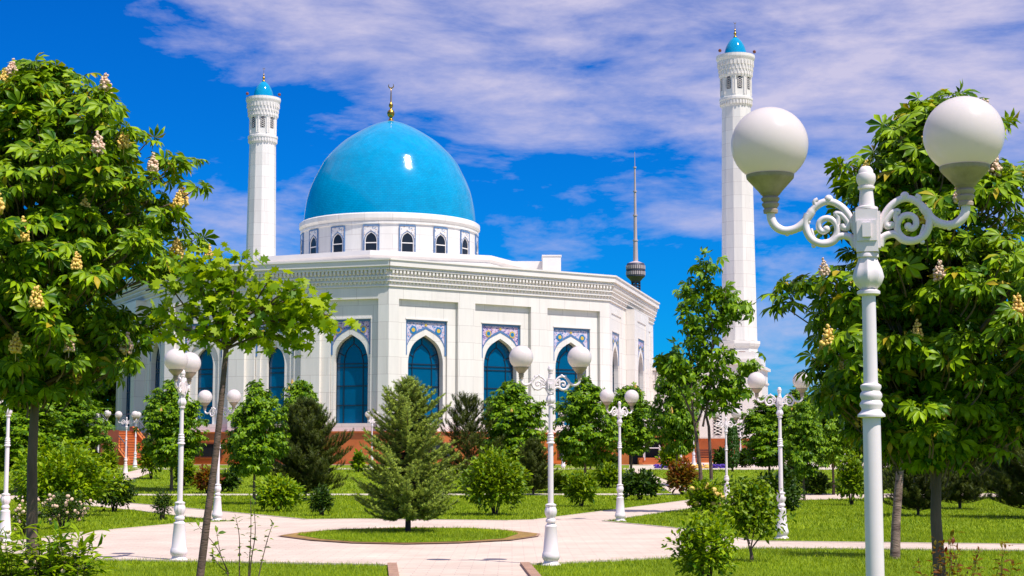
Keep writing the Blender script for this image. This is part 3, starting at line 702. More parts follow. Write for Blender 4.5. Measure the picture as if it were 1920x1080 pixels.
minaret('white minaret standing left of the big turquoise dome', at(494, 180, 162.6).x, 162.6)

def wing():
    root = thing('side_wing', 'low white marble wing with carved band and red granite plinth under the right minaret', 'building', (18, 142, 1)); inv = Matrix.Translation(-Vector(root.location))
    T, L = frame((11.8, 142.2), (21.7, 139.55)); zt = at(0, 696, 143).z
    w = MB(); w.box(0, L, 0, 5, 3.1, zt, T); a = w.build('wall', MARB, root)
    p = MB(); p.box(-.1, L + .1, -.2, 5.2, .6, 3.1, T); b = p.build('plinth', GRAN, root)
    c = MB(); c.box(-.1, L + .25, -.25, 5.2, zt, zt + .25, T); c.box(-.1, L + .1, -.12, 5.1, zt - 1.2, zt - 1.05, T)
    for i in range(int(L / .32)): c.box(i * .32 + .06, i * .32 + .22, -.14, -.01, zt - .95, zt - .1, T)
    d = c.build('carved_band', MTRIM, root)
    # stepped tower foot
    f = MB(); x0 = L - 5.4; f.box(x0, L - .2, -.6, 3, 3.1, zt + .4, T); f.box(x0 - .2, L, -.8, 3.2, zt + .4, zt + .9, T); f.box(x0 + .3, L - .5, -.3, 2.8, zt + .9, zt + 1.5, T); e = f.build('tower_foot', MARB, root)
    gl = MB()
    for x in (x0 + 1.6, x0 + 3.4): gl.box(x - .35, x + .35, -.63, -.605, 3.4, 6.0, T)
    h = gl.build('lattice_window', GDARK, root)
    lt = MB()
    for x in (x0 + 1.6, x0 + 3.4):
        for j in range(9):
            for s in (-1, 1): lt.tube([T((x - .34, -.65, 3.45 + .28 * j + (0 if s > 0 else .28))), T((x + .34, -.65, 3.45 + .28 * j + (.28 if s > 0 else 0)))], .03, 4)
    i = lt.build('lattice', MTRIM, h)
    for o in (a, b, d, e, h): o.matrix_parent_inverse = inv
wing()

def entrance():
    root = thing('entrance_porch', 'red granite entrance porch with a dark doorway at the foot of the mosque', 'porch', (gd(1215, 116).x, 116, 1)); 
    b = MB(); zt = 2.45
    b.box(.9, 2.0, -3.6, 3, 0, zt); b.box(-1.6, .9, -3.2, -2.9, zt - .55, zt); b.box(-2.2, -1.6, -3.2, 3, 0, zt); b.box(-1.6, .9, -2.9, 3, zt - .3, zt - .02); b.build('wall', GRAN, root)
    c = MB(); c.box(.85, 2.05, -3.66, 3, zt, zt + .1); c.box(-2.25, .85, -3.26, 3, zt, zt + .1); c.build('coping', MTRIM, root)
    d = MB(); d.box(-1.6, .9, -.6, -.5, 0, zt - .3); d.build('doorway', GDARK, root)
    s = MB()
    for i in range(3): s.box(-1.0 + .0 * i, .85, -4.6 + .3 * i, -3.22, .16 * i, .16 * (i + 1) - .001)
    s.build('step', GRAN, root)
    r = MB()
    for x in (-.6, .5):
        r.tube([(x, -4.4, .3), (x, -4.4, 1.15)], .03, 6); r.tube([(x, -3.4, .5), (x, -3.4, 1.35)], .03, 6); r.tube([(x, -4.4, 1.15), (x, -3.4, 1.35)], .03, 6)
    r.tube([(-.6, -4.4, 1.15), (.5, -4.4, 1.15)], .03, 6); r.build('handrail', LAMP, root)
entrance()
def stairs():
    P = gd(250, 106); root = thing('granite_stairs', 'red granite stairs with cheek wall and iron railing below the left corner of the mosque', 'stairs', (P.x, P.y, terr(106)), R(46))
    t = MB(); t.box(-2.1, 2.3, 3.2, 9, -.2, 2.3); t.build('landing', GRED, root)
    for i in range(13):
        s = MB(); s.box(-.35, 1.7, .24 * i, 3.19, .175 * i + (.0 if i else -.2), .175 * (i + 1) - .002); s.box(-.35, 1.7, .24 * i - .03, .24 * i + .05, .175 * (i + 1) - .03, .175 * (i + 1) + .004); s.build('step', GRAN, root)
    for x, n in ((-.75, 0), (1.71, 1)):
        c = MB(); a = [(x, -.3, -.2), (x, 3.2, -.2), (x, 3.2, 2.6), (x, 2.9, 2.6), (x, -.3, .35)]; b = [(p[0] + .35, p[1], p[2]) for p in a]
        c.quad(list(reversed(a))); c.quad(b)
        for i in range(5): c.quad([a[i], a[(i + 1) % 5], b[(i + 1) % 5], b[i]])
        c.build('cheek_wall', GRAN, root)
    w = MB(); w.box(-2.1, -.76, .6, 3.19, -.2, 2.3); w.build('retaining_wall', GRED, root)
    r = MB()
    for x in (-.58, 1.9):
        r.tube([(x, -.2, 1.2), (x, 3.1, 3.45), (x, 7, 3.45)], .035, 6)
        for j in range(9):
            y = -.2 + j * .41; z0 = .35 + max(0, y + .3) * .66; r.tube([(x, y, z0), (x, y, 1.2 + (y + .2) * .68)], .02, 5)
    for j in range(14): r.tube([(-2.05 + j * .11, 3.3, 2.3), (-2.05 + j * .11, 3.3, 3.35)], .016, 4)
    r.tube([(-2.1, 3.3, 3.37), (-.5, 3.3, 3.37)], .035, 6); r.build('railing', IRON, root)
stairs()
def tower():
    Y = 1970; P = at(1192, 530, Y); root = thing('television_tower', 'distant television tower with a dark round pod and slender mast above the roofline', 'tower', (P.x, Y, 0)); z = lambda py: at(0, py, Y).z; w = lambda p: p * Y / F
    s = MB(); s.lathe([(w(2.6), 0), (w(2.6), z(528))], 10)
    for k in range(3):
        a = R(20) + k * 2 * math.pi / 3; s.tube([(w(20) * math.cos(a), w(20) * math.sin(a), 0), (w(9) * math.cos(a), w(9) * math.sin(a), z(600)), (w(7.5) * math.cos(a), w(7.5) * math.sin(a), z(528))], w(2.2), 8)
    for k in range(12): s.lathe([(w(9.2), z(585 - k * 5)), (w(9.2), z(585 - k * 5) + 1)], 12)
    s.build('shaft', TVD, root)
    p = MB(); p.lathe([(w(7), z(530)), (w(12), z(524)), (w(14), z(522)), (w(17.5), z(519)), (w(18), z(510)), (w(16.5), z(509)), (w(18), z(508)), (w(18), z(500)), (w(16.8), z(499)), (w(17.5), z(498)), (w(16), z(494))], 30); p.build('pod', TVD, root)
    r = MB()
    for py in (516, 505):
        for k in range(30):
            a = 2 * math.pi * k / 30; r.box(w(18), w(18.4), -.8, .8, z(py), z(py) + 4.4, lambda q_, a=a: Vector((q_[0] * math.cos(a) - q_[1] * math.sin(a), q_[0] * math.sin(a) + q_[1] * math.cos(a), q_[2])))
    r.build('pod_window', TVM, root)
    m = MB(); m.lathe([(w(16), z(494)), (w(9), z(491.5)), (w(4.6), z(490)), (w(4.0), z(452)), (w(3.4), z(451)), (w(3.1), z(405)), (w(2.6), z(404)), (w(2.3), z(360)), (w(2.0), z(359)), (w(1.6), z(315)), (w(.6), z(314)), (w(.4), z(285))], 10)
    for py in (452, 405, 360, 315): m.lathe([(w(5 - (452 - py) * .015), z(py)), (w(5 - (452 - py) * .015), z(py) + 1.6)], 10)
    m.build('mast', TVM, root)
tower()

# ------------------------------------------------------------ street lamps
def curve(pts, n=5):
    P = [Vector(p) for p in pts]; out = []
    for i in range(len(P) - 1):
        a, b, c, d = P[max(i - 1, 0)], P[i], P[i + 1], P[min(i + 2, len(P) - 1)]
        for k in range(n):
            t = k / n; out.append(.5 * ((2 * b) + (c - a) * t + (2 * a - 5 * b + 4 * c - d) * t * t + (3 * b - a - 3 * c + d) * t ** 3))
    out.append(P[-1]); return out
def make_lamp(label, loc, rz, group):
    root = thing('street_lamp', label, 'street lamp', loc, rz, group); s = .00336
    b = MB(); pr = [(46, 0), (45, 4), (34, 12), (31, 20), (36, 26), (41, 34), (41, 44), (39, 52), (37, 58), (35, 62), (27, 168), (28, 172), (28, 176), (19, 184), (18, 190), (24, 195), (24, 203), (18, 210), (19, 216)]
    b.lathe([(r * s, z * s) for r, z in pr], 28); b.build('base', LAMP, root, smooth=35)
    u = MB(); u.lathe([(19 * s, 216 * s), (24 * s, 226 * s), (27 * s, 240 * s), (26 * s, 250 * s), (21 * s, 262 * s), (24 * s, 268 * s), (24 * s, 273 * s), (14 * s, 278 * s)], 32, flute=.05, nf=10); u.build('urn', LAMP, root, smooth=45)
    p = MB(); p.lathe([(12.8 * s, 276 * s), (12.2 * s, 552 * s), (9.8 * s, 600 * s), (9.4 * s, 727 * s)], 20); p.build('pole', LAMP, root, smooth=40)
    c = MB(); c.lathe([(12.3 * s, 548 * s), (19 * s, 550 * s), (19 * s, 553 * s), (14 * s, 558 * s), (13.4 * s, 561 * s), (16 * s, 566 * s), (15.6 * s, 569 * s), (12.8 * s, 573 * s), (15.4 * s, 578 * s), (15 * s, 582 * s), (12.2 * s, 586 * s), (14.6 * s, 591 * s), (14.2 * s, 594 * s), (9.8 * s, 597 * s)], 24); c.build('collar', LAMP, root, smooth=40)
    q_ = MB(); q_.lathe([(13 * s, 720 * s), (16 * s, 722 * s), (16 * s, 726 * s), (11 * s, 729 * s)], 24)
    q_.lathe([(11 * s, 729 * s), (17 * s, 736 * s), (20.5 * s, 746 * s), (18 * s, 757 * s), (13 * s, 769 * s), (12 * s, 774 * s)], 32, flute=.07, nf=8, close=False)
    q_.lathe([(15 * s, 774 * s), (15 * s, 779 * s), (12 * s, 782 * s)], 24); q_.build('bulb', LAMP, root, smooth=45)
    h = MB(); w = 15.2 * s; h.box(-w, w, -w, w, 781 * s, 841 * s); h.box(-w * 1.22, w * 1.22, -w * .82, w * .82, 786 * s, 838 * s)
    h.box(-w * .9, w * .9, -w * 1.14, w * 1.14, 796 * s, 825 * s); h.box(-w * .38, w * .38, -w * 1.45, w * 1.45, 801 * s, 821 * s); h.build('hub', LAMP, root)
    t = MB(); t.lathe([(12 * s, 840 * s), (15.5 * s, 842 * s), (15.5 * s, 845 * s), (11 * s, 847 * s), (9 * s, 870 * s), (11.8 * s, 872 * s), (11.8 * s, 875 * s), (10 * s, 876 * s), (13 * s, 882 * s), (13.6 * s, 889 * s), (12.4 * s, 893 * s), (10.4 * s, 894 * s), (9.8 * s, 899 * s), (6.5 * s, 903.5 * s), (.5 * s, 905 * s)], 20); t.build('finial', LAMP, root, smooth=40)
    for i in range(4):
        a = i * math.pi / 2 + .4
    K = .00249; zc = (818) * s   # pixel measure of the near lamp, hub centre at (1627,430)
    for sg in (-1, 1):
        X = lambda x, y: Vector((sg * (1627 - x) * K, 0, zc + (430 - y) * K))
        arm = MB()
        arm.tube(curve([X(1445, 393), X(1446, 408), X(1454, 424), X(1470, 433), X(1490, 431), X(1506, 420), X(1518, 405), X(1528, 390), X(1545, 379), X(1563, 380), X(1582, 392), X(1596, 412), X(1604, 440)]), [.019] * 15 + [.017] * 20 + [.012] * 40, 8, 1.1) if False else None
        pts = curve([X(1445, 391), X(1446, 408), X(1454, 423), X(1470, 432), X(1490, 430), X(1506, 420), X(1518, 405), X(1528, 391), X(1545, 380), X(1563, 380), X(1582, 392), X(1596, 412), X(1606, 440)])
        n = len(pts); arm.tube(pts, [.021 if i < 14 else .020 if i < 34 else .017 for i in range(n)], 8, 1.0)
        ao = arm.build('arm', LAMP, root, smooth=50)
        sc = MB()
        def T_(P, r, r2=None): 
            pp = curve([X(*p) for p in P]); m = len(pp); sc.tube(pp, [1.45 * (r + ((r2 if r2 is not None else r) - r) * i / m) for i in range(m)], 7, 1.15)
        T_([(1516, 402), (1511, 418), (1514, 436), (1524, 452), (1542, 460), (1560, 458), (1572, 448), (1584, 446), (1598, 452), (1604, 468)], .013)
        T_([(1543, 459), (1558, 456), (1569, 444), (1571, 428), (1562, 414), (1548, 411), (1538, 418), (1537, 430), (1544, 437), (1551, 434)], .0115, .010)
        T_([(1529, 455), (1526, 444), (1522, 430)], .008, .004)
        T_([(1571, 424), (1574, 410), (1569, 403), (1578, 404), (1586, 412), (1592, 422), (1590, 431), (1582, 430), (1580, 424)], .010, .011)
        T_([(1532, 386), (1530, 378), (1536, 374)], .010, .008)
        sc.ball(tuple(X(1551, 432)), .018, 10, 8); sc.ball(tuple(X(1582, 428)), .016, 10, 8); sc.ball(tuple(X(1556, 374)), .021, 10, 8); sc.ball(tuple(X(1526, 463)), .012, 8, 6)
        for i in range(6): sc.ball(tuple(X(1476 + i * 8, 438 - i * 2.6 - (i > 3) * (i - 3) * 4)), .013, 8, 6)
        for i in range(5): sc.ball(tuple(X(1568 + i * 7, 380 + i * 7)), .013, 8, 6)
        sc.build('scroll', LAMP, ao, smooth=60)
        f = MB(); cx = sg * (1627 - 1445) * K; zf = zc + (430 - 393) * K
        f.lathe([(.034, zf - .01), (.036, zf + .005), (.030, zf + .012), (.042, zf + .03), (.042, zf + .036), (.034, zf + .042), (.044, zf + .055), (.045, zf + .062), (.036, zf + .07), (.042, zf + .078), (.048, zf + .082)], 20, (cx, 0, 0)); f.build('socket', FIT, ao, smooth=40)
        c_ = MB(); c_.lathe([(.044, zf + .08), (.060, zf + .10), (.105, zf + .15), (.112, zf + .158), (.114, zf + .162), (.116, zf + .176), (.110, zf + .178)], 32, (cx, 0, 0)); c_.build('fitter', FIT, ao, smooth=40)
        zg = zf + .175 + math.sqrt(.186 ** 2 - .11 ** 2)
        G = MB(); G.ball((cx, 0, zg), .186, 36, 24, .985); G.build('globe', GLOBE, root, smooth=60)
    return root
GL = 'white twin globe street lamps in the park'
BIG = gd(1636, 7.55); BIG.x = at(1626, 430, 7.55).x
lamp0 = make_lamp('big twin globe lamp close to the camera, in front of the right chestnut', BIG, R(-15), GL)
lamps = [(1033, 1060, 6, 'twin globe lamp standing on the lawn corner right of the round tree island'),
         (1466, 1010, -8, 'twin globe lamp on the right lawn in front of a dark bush, base visible'),
         (1163, 977, 42, 'small twin globe lamp at the pointed lawn tip beside the path'),
         (335, 1051, 88, 'twin globe lamp seen almost side on at the plaza edge, yellow stains on pole'),
         (407, 976, -26, 'twin globe lamp behind the leaning maple trunk'),
         (8, 1016, 20, 'twin globe lamp cut by the left edge, head hidden in leaves'),
         (1363, 941, 26, 'grey twin globe lamp just right of the twin trunk sapling'),
         (235, 892, -10, 'distant lamp beside the sloping path in front of the granite stairs'),
         (253, 876, -62, 'distant lamp at the foot of the granite stairs'),
         (165, 905, 60, 'distant lamp with one globe showing above the big left shrub'),
         (183, 884, 15, 'farther lamp behind the big left shrub, smaller globes'),
         (697, 877, 62, 'distant lamp against the marble wall left of the spruce'),
         (1056, 878, 75, 'distant lamp between the round chestnuts in front of the granite plinth'),
         (1277, 877, 30, 'distant lamp left of the porch flower bed'),
         (1301, 878, -40, 'distant lamp behind the twin trunk sapling'),
         (1389, 875, 50, 'distant lamp in front of the lattice window of the side wing'),
         (1415, 874, 10, 'distant lamp before the granite plinth end of the side wing'),
         (1521, 879, 70, 'distant lamp between two chestnut trunks right of the plaza'),
         (1585, 908, -30, 'lamp far back beside the big lamp pole, half hidden by leaves')]
for (px, py, rz, lb) in lamps: dup(lamp0, g(px, py), R(rz), lb, GL)
# ------------------------------------------------------------ foliage
def nrm(a): return a / (np.linalg.norm(a, axis=-1, keepdims=True) + 1e-9)
def frames(xd, zn):
    x = nrm(xd); z = nrm(zn - (zn * x).sum(-1, keepdims=True) * x); y = np.cross(z, x)
    return np.stack([x, y, z], -1)
def inst(name, tmpl, pos, Rm, s, m, parent):
    tv, tf = tmpl; n = len(pos)
    V = pos[:, None, :] + s[:, None, None] * np.einsum('kij,nj->kni', Rm, tv)
    Fc = tf[None] + (np.arange(n) * len(tv))[:, None, None]
    return npmesh(name, V.reshape(-1, 3), Fc.reshape(-1, 3), m, parent)
def leaflet(L=1, w=.2, droop=.35, fold=.05, rows=((0, .01), (.35, .55), (.68, 1.0), (1, 0))):
    v = []; f = []
    for s, k in rows:
        z = -droop * s * s * L
        v += [(s * L, -w * k * L, z + fold * k), (s * L, 0, z), (s * L, w * k * L, z + fold * k)]
    for i in range(len(rows) - 1):
        a = i * 3
        for o in (0, 1): f += [(a + o, a + 3 + o, a + 4 + o), (a + o, a + 4 + o, a + 1 + o)]
    return np.array(v), np.array(f)
def fan(angs, lens, **kw):
    V = []; Fc = []; n = 0
    for a, l in zip(angs, lens):
        v, f = leaflet(L=l, **kw); c, s = math.cos(R(a)), math.sin(R(a))
        V.append(np.stack([v[:, 0] * c - v[:, 1] * s, v[:, 0] * s + v[:, 1] * c, v[:, 2]], 1)); Fc.append(f + n); n += len(v)
    return np.concatenate(V), np.concatenate(Fc)
CH_HI = fan((-120, -80, -38, 0, 38, 80, 120), (.58, .82, .96, 1.05, .96, .82, .58), w=.19, droop=.50, fold=.10)
CH_LO = fan((-100, -50, 0, 50, 100), (.65, .9, 1, .9, .65), w=.24, droop=.6, rows=((0, .05), (.62, 1.0), (1, .0)))
def poly_leaf(pts):
    v = [(0.35, 0, .0)] + [(x, y, -.10 * (x * x + y * y)) for x, y in pts]; n = len(pts)
    return np.array(v, float), np.array([(0, i + 1, (i + 1) % n + 1) for i in range(n)])
MP = poly_leaf([(0, 0), (-.05, -.28), (.18, -.22), (.22, -.52), (.42, -.30), (.72, -.46), (.66, -.16), (1.0, 0), (.66, .16), (.72, .46), (.42, .30), (.22, .52), (.18, .22), (-.05, .28)])
OV = leaflet(1, .27, .18, .06, rows=((0, .1), (.45, 1), (1, 0)))
OVH = leaflet(1, .24, .30, .06, rows=((0, .05), (.3, .8), (.6, 1), (1, 0)))
LAN = leaflet(1, .15, .45, .05, rows=((0, .1), (.35, 1), (.7, .75), (1, 0)))
def brush(n=26, ln=.30, w=.03, seed=1, fwd=.6):
    rs = random.Random(seed); v = []; f = []
    for i in range(n):
        t = i / n; a = i * 2.4; p = Vector((t, 0, 0)); d = Vector((fwd, math.cos(a), math.sin(a))).normalized() * ln * rs.uniform(.8, 1.1)
        side = d.cross(Vector((1, .2, .1))).normalized() * w; k = len(v)
        v += [tuple(p - side), tuple(p + side), tuple(p + d)]; f.append((k, k + 1, k + 2))
    k = len(v); v += [(0, -.012, 0), (0, .012, 0), (1.05, 0, 0)]; f.append((k, k + 1, k + 2))
    return np.array(v), np.array(f)
BR_S = brush(26, .34, .055, 2, .5); BR_P = brush(34, .42, .036, 3, .8)

def limbs_of(trunk_pts, r0, r1, limbs, name_parent, bark, n=8):
    m = MB(); k = len(trunk_pts)
    m.tube(trunk_pts, [r0 + (r1 - r0) * (i / (k - 1)) ** .8 for i in range(k)], n)
    to = m.build('trunk', bark, name_parent, smooth=60)
    if limbs:
        b = MB()
        for P, ra, rb in limbs:
            q_ = curve(P, 3); b.tube(q_, [ra + (rb - ra) * i / len(q_) for i in range(len(q_))], 5)
        b.build('branch', bark, name_parent, smooth=60)
    return to
def blossom(parent, p, h, m, seed):
    rs = random.Random(seed); b = MB()
    for j in range(7):
        t = j / 6; rr = h * (.24, .29, .26, .21, .15, .10, .02)[j]; n = (11, 13, 12, 10, 7, 5, 2)[j]
        for i in range(n):
            a = 6.283 * i / n + j; b.ball((p[0] + rr * math.cos(a) + rs.uniform(-.25, .25) * h * .3, p[1] + rr * math.sin(a) + rs.uniform(-.25, .25) * h * .3, p[2] + h * t + rs.uniform(-.07, .07) * h), h * rs.uniform(.06, .125) * (1 - .3 * t), 6, 5)
    b.tube([(p[0], p[1], p[2] - h * .5), (p[0], p[1], p[2] + h)], h * .02, 4)
    return b.build('flower_cluster', m, parent, smooth=60)
def chestnut(name, label, loc, prof, rt, seed, group=None, hi=False, ncl=300, leaf=.17, nper=6, mt=None, flowers=0, fm=None, bark=None, lean=(0, 0), ztr=0, yr=1.0, fs=.17, shell=.55):
    """prof: list of (z, radius) up the crown, local metres"""
    rs = np.random.RandomState(seed); rd = random.Random(seed)
    root = thing(name, label, 'tree', loc, 0, group)
    z0, z1 = prof[0][0], prof[-1][0]; zs = np.array([p[0] for p in prof]); rr = np.array([p[1] for p in prof])
    # heights weighted by ring length
    zz = np.linspace(z0, z1, 200); w = np.interp(zz, zs, rr) + .12; w /= w.sum()
    h = rs.choice(zz, ncl, p=w) + rs.uniform(-.05, .05, ncl)
    az = rs.uniform(0, 2 * np.pi, ncl); rho = 1 - shell * rs.uniform(0, 1, ncl) ** 1.6
    lump = .92 + .13 * np.sin(az * 3 + h * 2.3 + seed) + .11 * np.sin(az * 5 - h * 4.1) + .08 * np.sin(az * 9 + h * 7)
    rad = np.interp(h, zs, rr) * rho * lump
    lx = lean[0] * (h - z0) / (z1 - z0); 
    C = np.stack([rad * np.cos(az) + lx, rad * np.sin(az) * yr, h], 1)
    from mathutils import noise as mn
    fq = 2.3 if hi else 1.7
    keep = np.array([not (mn.noise(Vector(c) * fq + Vector((seed, 0, 0))) > .16 and r_ > .62) for c, r_ in zip(C, rho)])
    C, az, rho, rad, h = C[keep], az[keep], rho[keep], rad[keep], h[keep]; ncl = len(C)
    out = np.stack([np.cos(az), np.sin(az), np.interp(h, [z0, (z0 + z1) / 2, z1], [-.1, .35, 1.3])], 1); out = nrm(out)
    P = []; X = []; Zn = []; S = []
    for k in range(nper):
        a = 2 * np.pi * k / nper + rs.uniform(-.4, .4, ncl) + az
        d = np.stack([np.cos(a), np.sin(a), np.zeros(ncl)], 1)
        d = nrm(d + out * .45 + rs.normal(0, .12, (ncl, 3))); d[:, 2] -= rs.uniform(-.15, .55, ncl)
        P.append(C + d * leaf * rs.uniform(.35, .9, ncl)[:, None]); X.append(d)
        Zn.append(np.stack([out[:, 0] * 1.0, out[:, 1] * 1.0, np.ones(ncl) * .8], 1) + rs.normal(0, .38, (ncl, 3)) + d * .35); S.append(leaf * rs.uniform(.72, 1.12, ncl))
    P = np.concatenate(P); X = np.concatenate(X); Zn = np.concatenate(Zn); S = np.concatenate(S)
    inst('crown', CH_HI if hi else CH_LO, P, frames(X, Zn), S, mt or (CHEST if hi else CHESTF), root)
    zc = z0 + (z1 - z0) * .75
    tp = [(0, 0, -.1), (.018 * rd.uniform(.3, 1), .01, z0 * .35), (-.012, 0, z0 * .72), (lean[0] * .05, 0, z0), (lean[0] * .4, 0, (z0 + zc) / 2), (lean[0] * .7, 0, zc)]
    lb = []; nl = 16 if hi else 9
    idx = rs.choice(ncl, nl, replace=False)
    for i in idx:
        e = Vector(C[i]); hs = max(z0 + .05, e.z - abs(e.xy.length) * rd.uniform(.5, .9)); hs = min(hs, zc); s_ = Vector((lean[0] * (hs - z0) / (z1 - z0), 0, hs)); md = (s_ + e) / 2 + Vector((0, 0, -.06)); lb.append(([s_, md, e], rt * .38, rt * .10))
    if hi:
        for i in range(ncl):
            if i in idx: continue
            e = Vector(C[i]); s_ = e * 1.0; s_.x *= .72; s_.y *= .72; s_.z -= .22; lb.append(([s_, (s_ + e) / 2 + Vector((.02, .01, -.02)), e], .008, .004))
    limbs_of([Vector(p) for p in tp], rt, rt * .35, lb, root, bark or BARK, 12 if hi else 8)
    if flowers:
        sel = [i for i in rs.permutation(ncl) if rho[i] > .86 and C[i][1] < rad.max() * .3][:flowers]
        for j, i in enumerate(sel): blossom(root, (C[i][0] * 1.10, C[i][1] * 1.10, C[i][2] + .05), fs * rd.uniform(.75, 1.15), (fm or [FYEL, FPINK])[rd.random() < .3], seed * 50 + j)
    return root
def prof_px(rows, D, py0=None):
    """rows (py, halfwidth px) -> local z above ground"""
    o = [(at(0, py, D).z - terr(D), hw * D / F) for py, hw in rows]; o.sort(); return o
GC = 'horse chestnut trees in blossom close to the camera'
D1 = 15.0; p1 = gd(63, D1); p1.x = at(63, 850, D1).x
chestnut('chestnut_tree', 'large horse chestnut with pink and yellow blossom filling the left edge', p1,
         prof_px([(128, 60), (160, 105), (200, 150), (250, 210), (310, 250), (370, 295), (430, 312), (480, 295), (520, 265), (600, 240), (660, 215), (700, 150), (738, 50)], D1), .066, 11, GC, True, 1050, .138, 6, flowers=34, lean=(0, 0), shell=.8, fs=.165)
D2 = 12.6; p2 = gd(1757, D2); p2.x = at(1757, 950, D2).x
chestnut('chestnut_tree', 'large horse chestnut with yellow blossom behind the big lamp at right', p2,
         prof_px([(200, 55), (240, 120), (300, 165), (380, 190), (450, 215), (520, 262), (600, 268), (680, 245), (760, 215), (815, 160), (858, 60)], D2), .062, 23, GC, True, 1000, .125, 6, flowers=26, lean=(.12, 0), shell=.8, fs=.15)

# leaning maple sapling
def limb_tree(name, label, D, base, trunk, limbs, lt, leafm, size, per, spread, bark, rt, rl, seed, loc=None, n0=.25, up=.6, cat='tree'):
    rs = np.random.RandomState(seed); loc = loc or gd(base[0], D); loc = Vector(loc); loc.x = at(base[0], base[1], D).x
    root = thing(name, label, cat, loc)
    W = lambda p, dy=0: Vector(at(p[0], p[1], D)) - loc + Vector((0, dy, 0))
    lb = []; PP = []; OO = []
    for li, L_ in enumerate(limbs):
        dy = [0] + [rs.uniform(-1, 1) * spread * 2.2 * (i + 1) / len(L_) for i in range(len(L_) - 1)]
        pts = [W(p, d) for p, d in zip(L_, dy)]; lb.append((pts, rl, rl * .2)); c = curve(pts, 8); n = len(c)
        for _ in range(per):
            t = n0 + (1 - n0) * rs.uniform() ** .75; i = min(n - 1, int(t * n)); PP.append(np.array(c[i]) + rs.normal(0, spread, 3) * (1, 1, .62)); OO.append(rs.normal(0, 1, 3))
    for e in range(len(lb)):
        P = lb[e][0]
    PP = np.array(PP); OO = np.array(OO); OO[:, 2] = OO[:, 2] * .4 - .45
    Z = rs.normal(0, .7, PP.shape); Z[:, 2] += 1 * up + .25; Z[:, 1] -= .45
    inst('crown', lt, PP, frames(OO, Z), size * rs.uniform(.6, 1.15, len(PP)), leafm, root)
    limbs_of([W(p) for p in trunk], rt, rt * .55, lb, root, bark, 10)
    return root
limb_tree('maple_tree', 'thin leaning maple sapling with bright yellow green lobed leaves at left', 12.0, (368, 1150), [(368, 1150), (374, 1090), (390, 960), (405, 850), (416, 740), (424, 655)],
          [[(424, 655), (395, 620), (345, 575), (318, 530)], [(424, 655), (400, 590), (365, 520), (345, 490)], [(424, 655), (415, 580), (400, 520), (395, 475)], [(424, 655), (430, 600), (440, 540), (455, 478)],
           [(424, 655), (450, 610), (480, 560), (505, 515)], [(426, 650), (470, 600), (520, 560), (560, 545)], [(426, 650), (480, 610), (550, 580), (618, 592)], [(424, 655), (460, 640), (505, 625), (545, 640)],
           [(424, 655), (380, 625), (335, 615), (312, 600)], [(424, 655), (410, 600), (430, 545), (425, 500)], [(480, 610), (530, 600), (575, 610), (610, 600)], [(450, 600), (500, 575), (560, 565), (600, 575)]],
          MP, MAPLE, .090, 100, .088, BARKM, .036, .013, 5, n0=.2)
limb_tree('twin_trunk_tree', 'slender chestnut sapling with two trunks and a tall open crown beside the right minaret', 46.5, (1318, 962), [(1318, 962), (1313, 880), (1306, 820), (1303, 800)],
          [[(1303, 800), (1296, 740), (1298, 660), (1305, 600)], [(1303, 800), (1320, 760), (1334, 680), (1334, 600), (1326, 540)], [(1334, 600), (1326, 560), (1322, 520), (1327, 488)], [(1334, 660), (1350, 620), (1368, 590), (1390, 575)], [(1325, 780), (1360, 735), (1385, 705), (1408, 680)],
           [(1303, 790), (1280, 740), (1265, 700), (1258, 670)], [(1298, 700), (1290, 640), (1288, 580), (1290, 535)], [(1334, 620), (1355, 580), (1362, 540)], [(1318, 800), (1330, 740), (1342, 700), (1360, 660)], [(1298, 740), (1305, 700), (1318, 660), (1322, 600)],
           [(1296, 730), (1275, 700), (1262, 680)], [(1325, 780), (1350, 760), (1372, 735), (1385, 730)]],
          CH_LO, CHESTF, .27, 64, .20, BARKM, .065, .035, 9, n0=.25)
t2 = MB(); a = gd(1336, 46.5)
b0 = [o for o in COL.objects if o.name.startswith('twin_trunk_tree')][0]
W = lambda p: Vector(at(p[0], p[1], 46.7)) - b0.location
t2.tube([W((1336, 966)), W((1333, 880)), W((1329, 800)), (W((1322, 770)))], [.055, .05, .04, .03], 8); t2.build('trunk', BARKM, b0, smooth=60)

# round chestnuts further back, three builds then copies
GR = 'round crowned chestnut trees around the lawns'
def rp(h0, h1, r): 
    return [(h0 + (h1 - h0) * t, r * k) for t, k in ((0, .5), (.08, .85), (.2, 1), (.45, 1), (.62, .90), (.77, .72), (.90, .46), (1, .14))]
rc = []
for i in range(3):
    rc.append(chestnut('chestnut_tree', 'x', (0, 0, 0), rp(1.15, 4.3, 1.18), .075, 40 + i, GR, False, 560, .19, 6, flowers=3, fs=.17, fm=[FYEL, FYEL], bark=BARK, shell=.7))
used = [False] * 3
def place_tree(i, px, py, htop, hw, label, D=None, rz=None):
    """base pixel, top pixel and half width fix the size"""
    P = g(px, py) if D is None else gd(px, D); H = at(0, htop, P.y).z - P.z; k = H / 4.35; kw = hw * P.y / F / 1.25
    if not used[i]:
        r = rc[i]; used[i] = True; r.location = P; r.rotation_euler = (0, 0, rz or px); r['label'] = label; r.scale = (kw, kw, k); return r
    return dup(rc[i], P, rz or px, label, GR, (kw, kw, k))
place_tree(0, 321, 921, 712, 60, 'round chestnut left of the side on lamp, in front of the marble corner')
place_tree(1, 476, 946, 715, 60, 'round chestnut right of the leaning maple trunk, pale lower trunk')
place_tree(2, 560, 915, 712, 48, 'round chestnut behind the dark pine, only its light top showing')
place_tree(0, 962, 918, 715, 66, 'round chestnut right of the spiky pine with yellow blossom')
place_tree(1, 1097, 925, 706, 60, 'round chestnut with a thick trunk right of the lawn corner lamp')
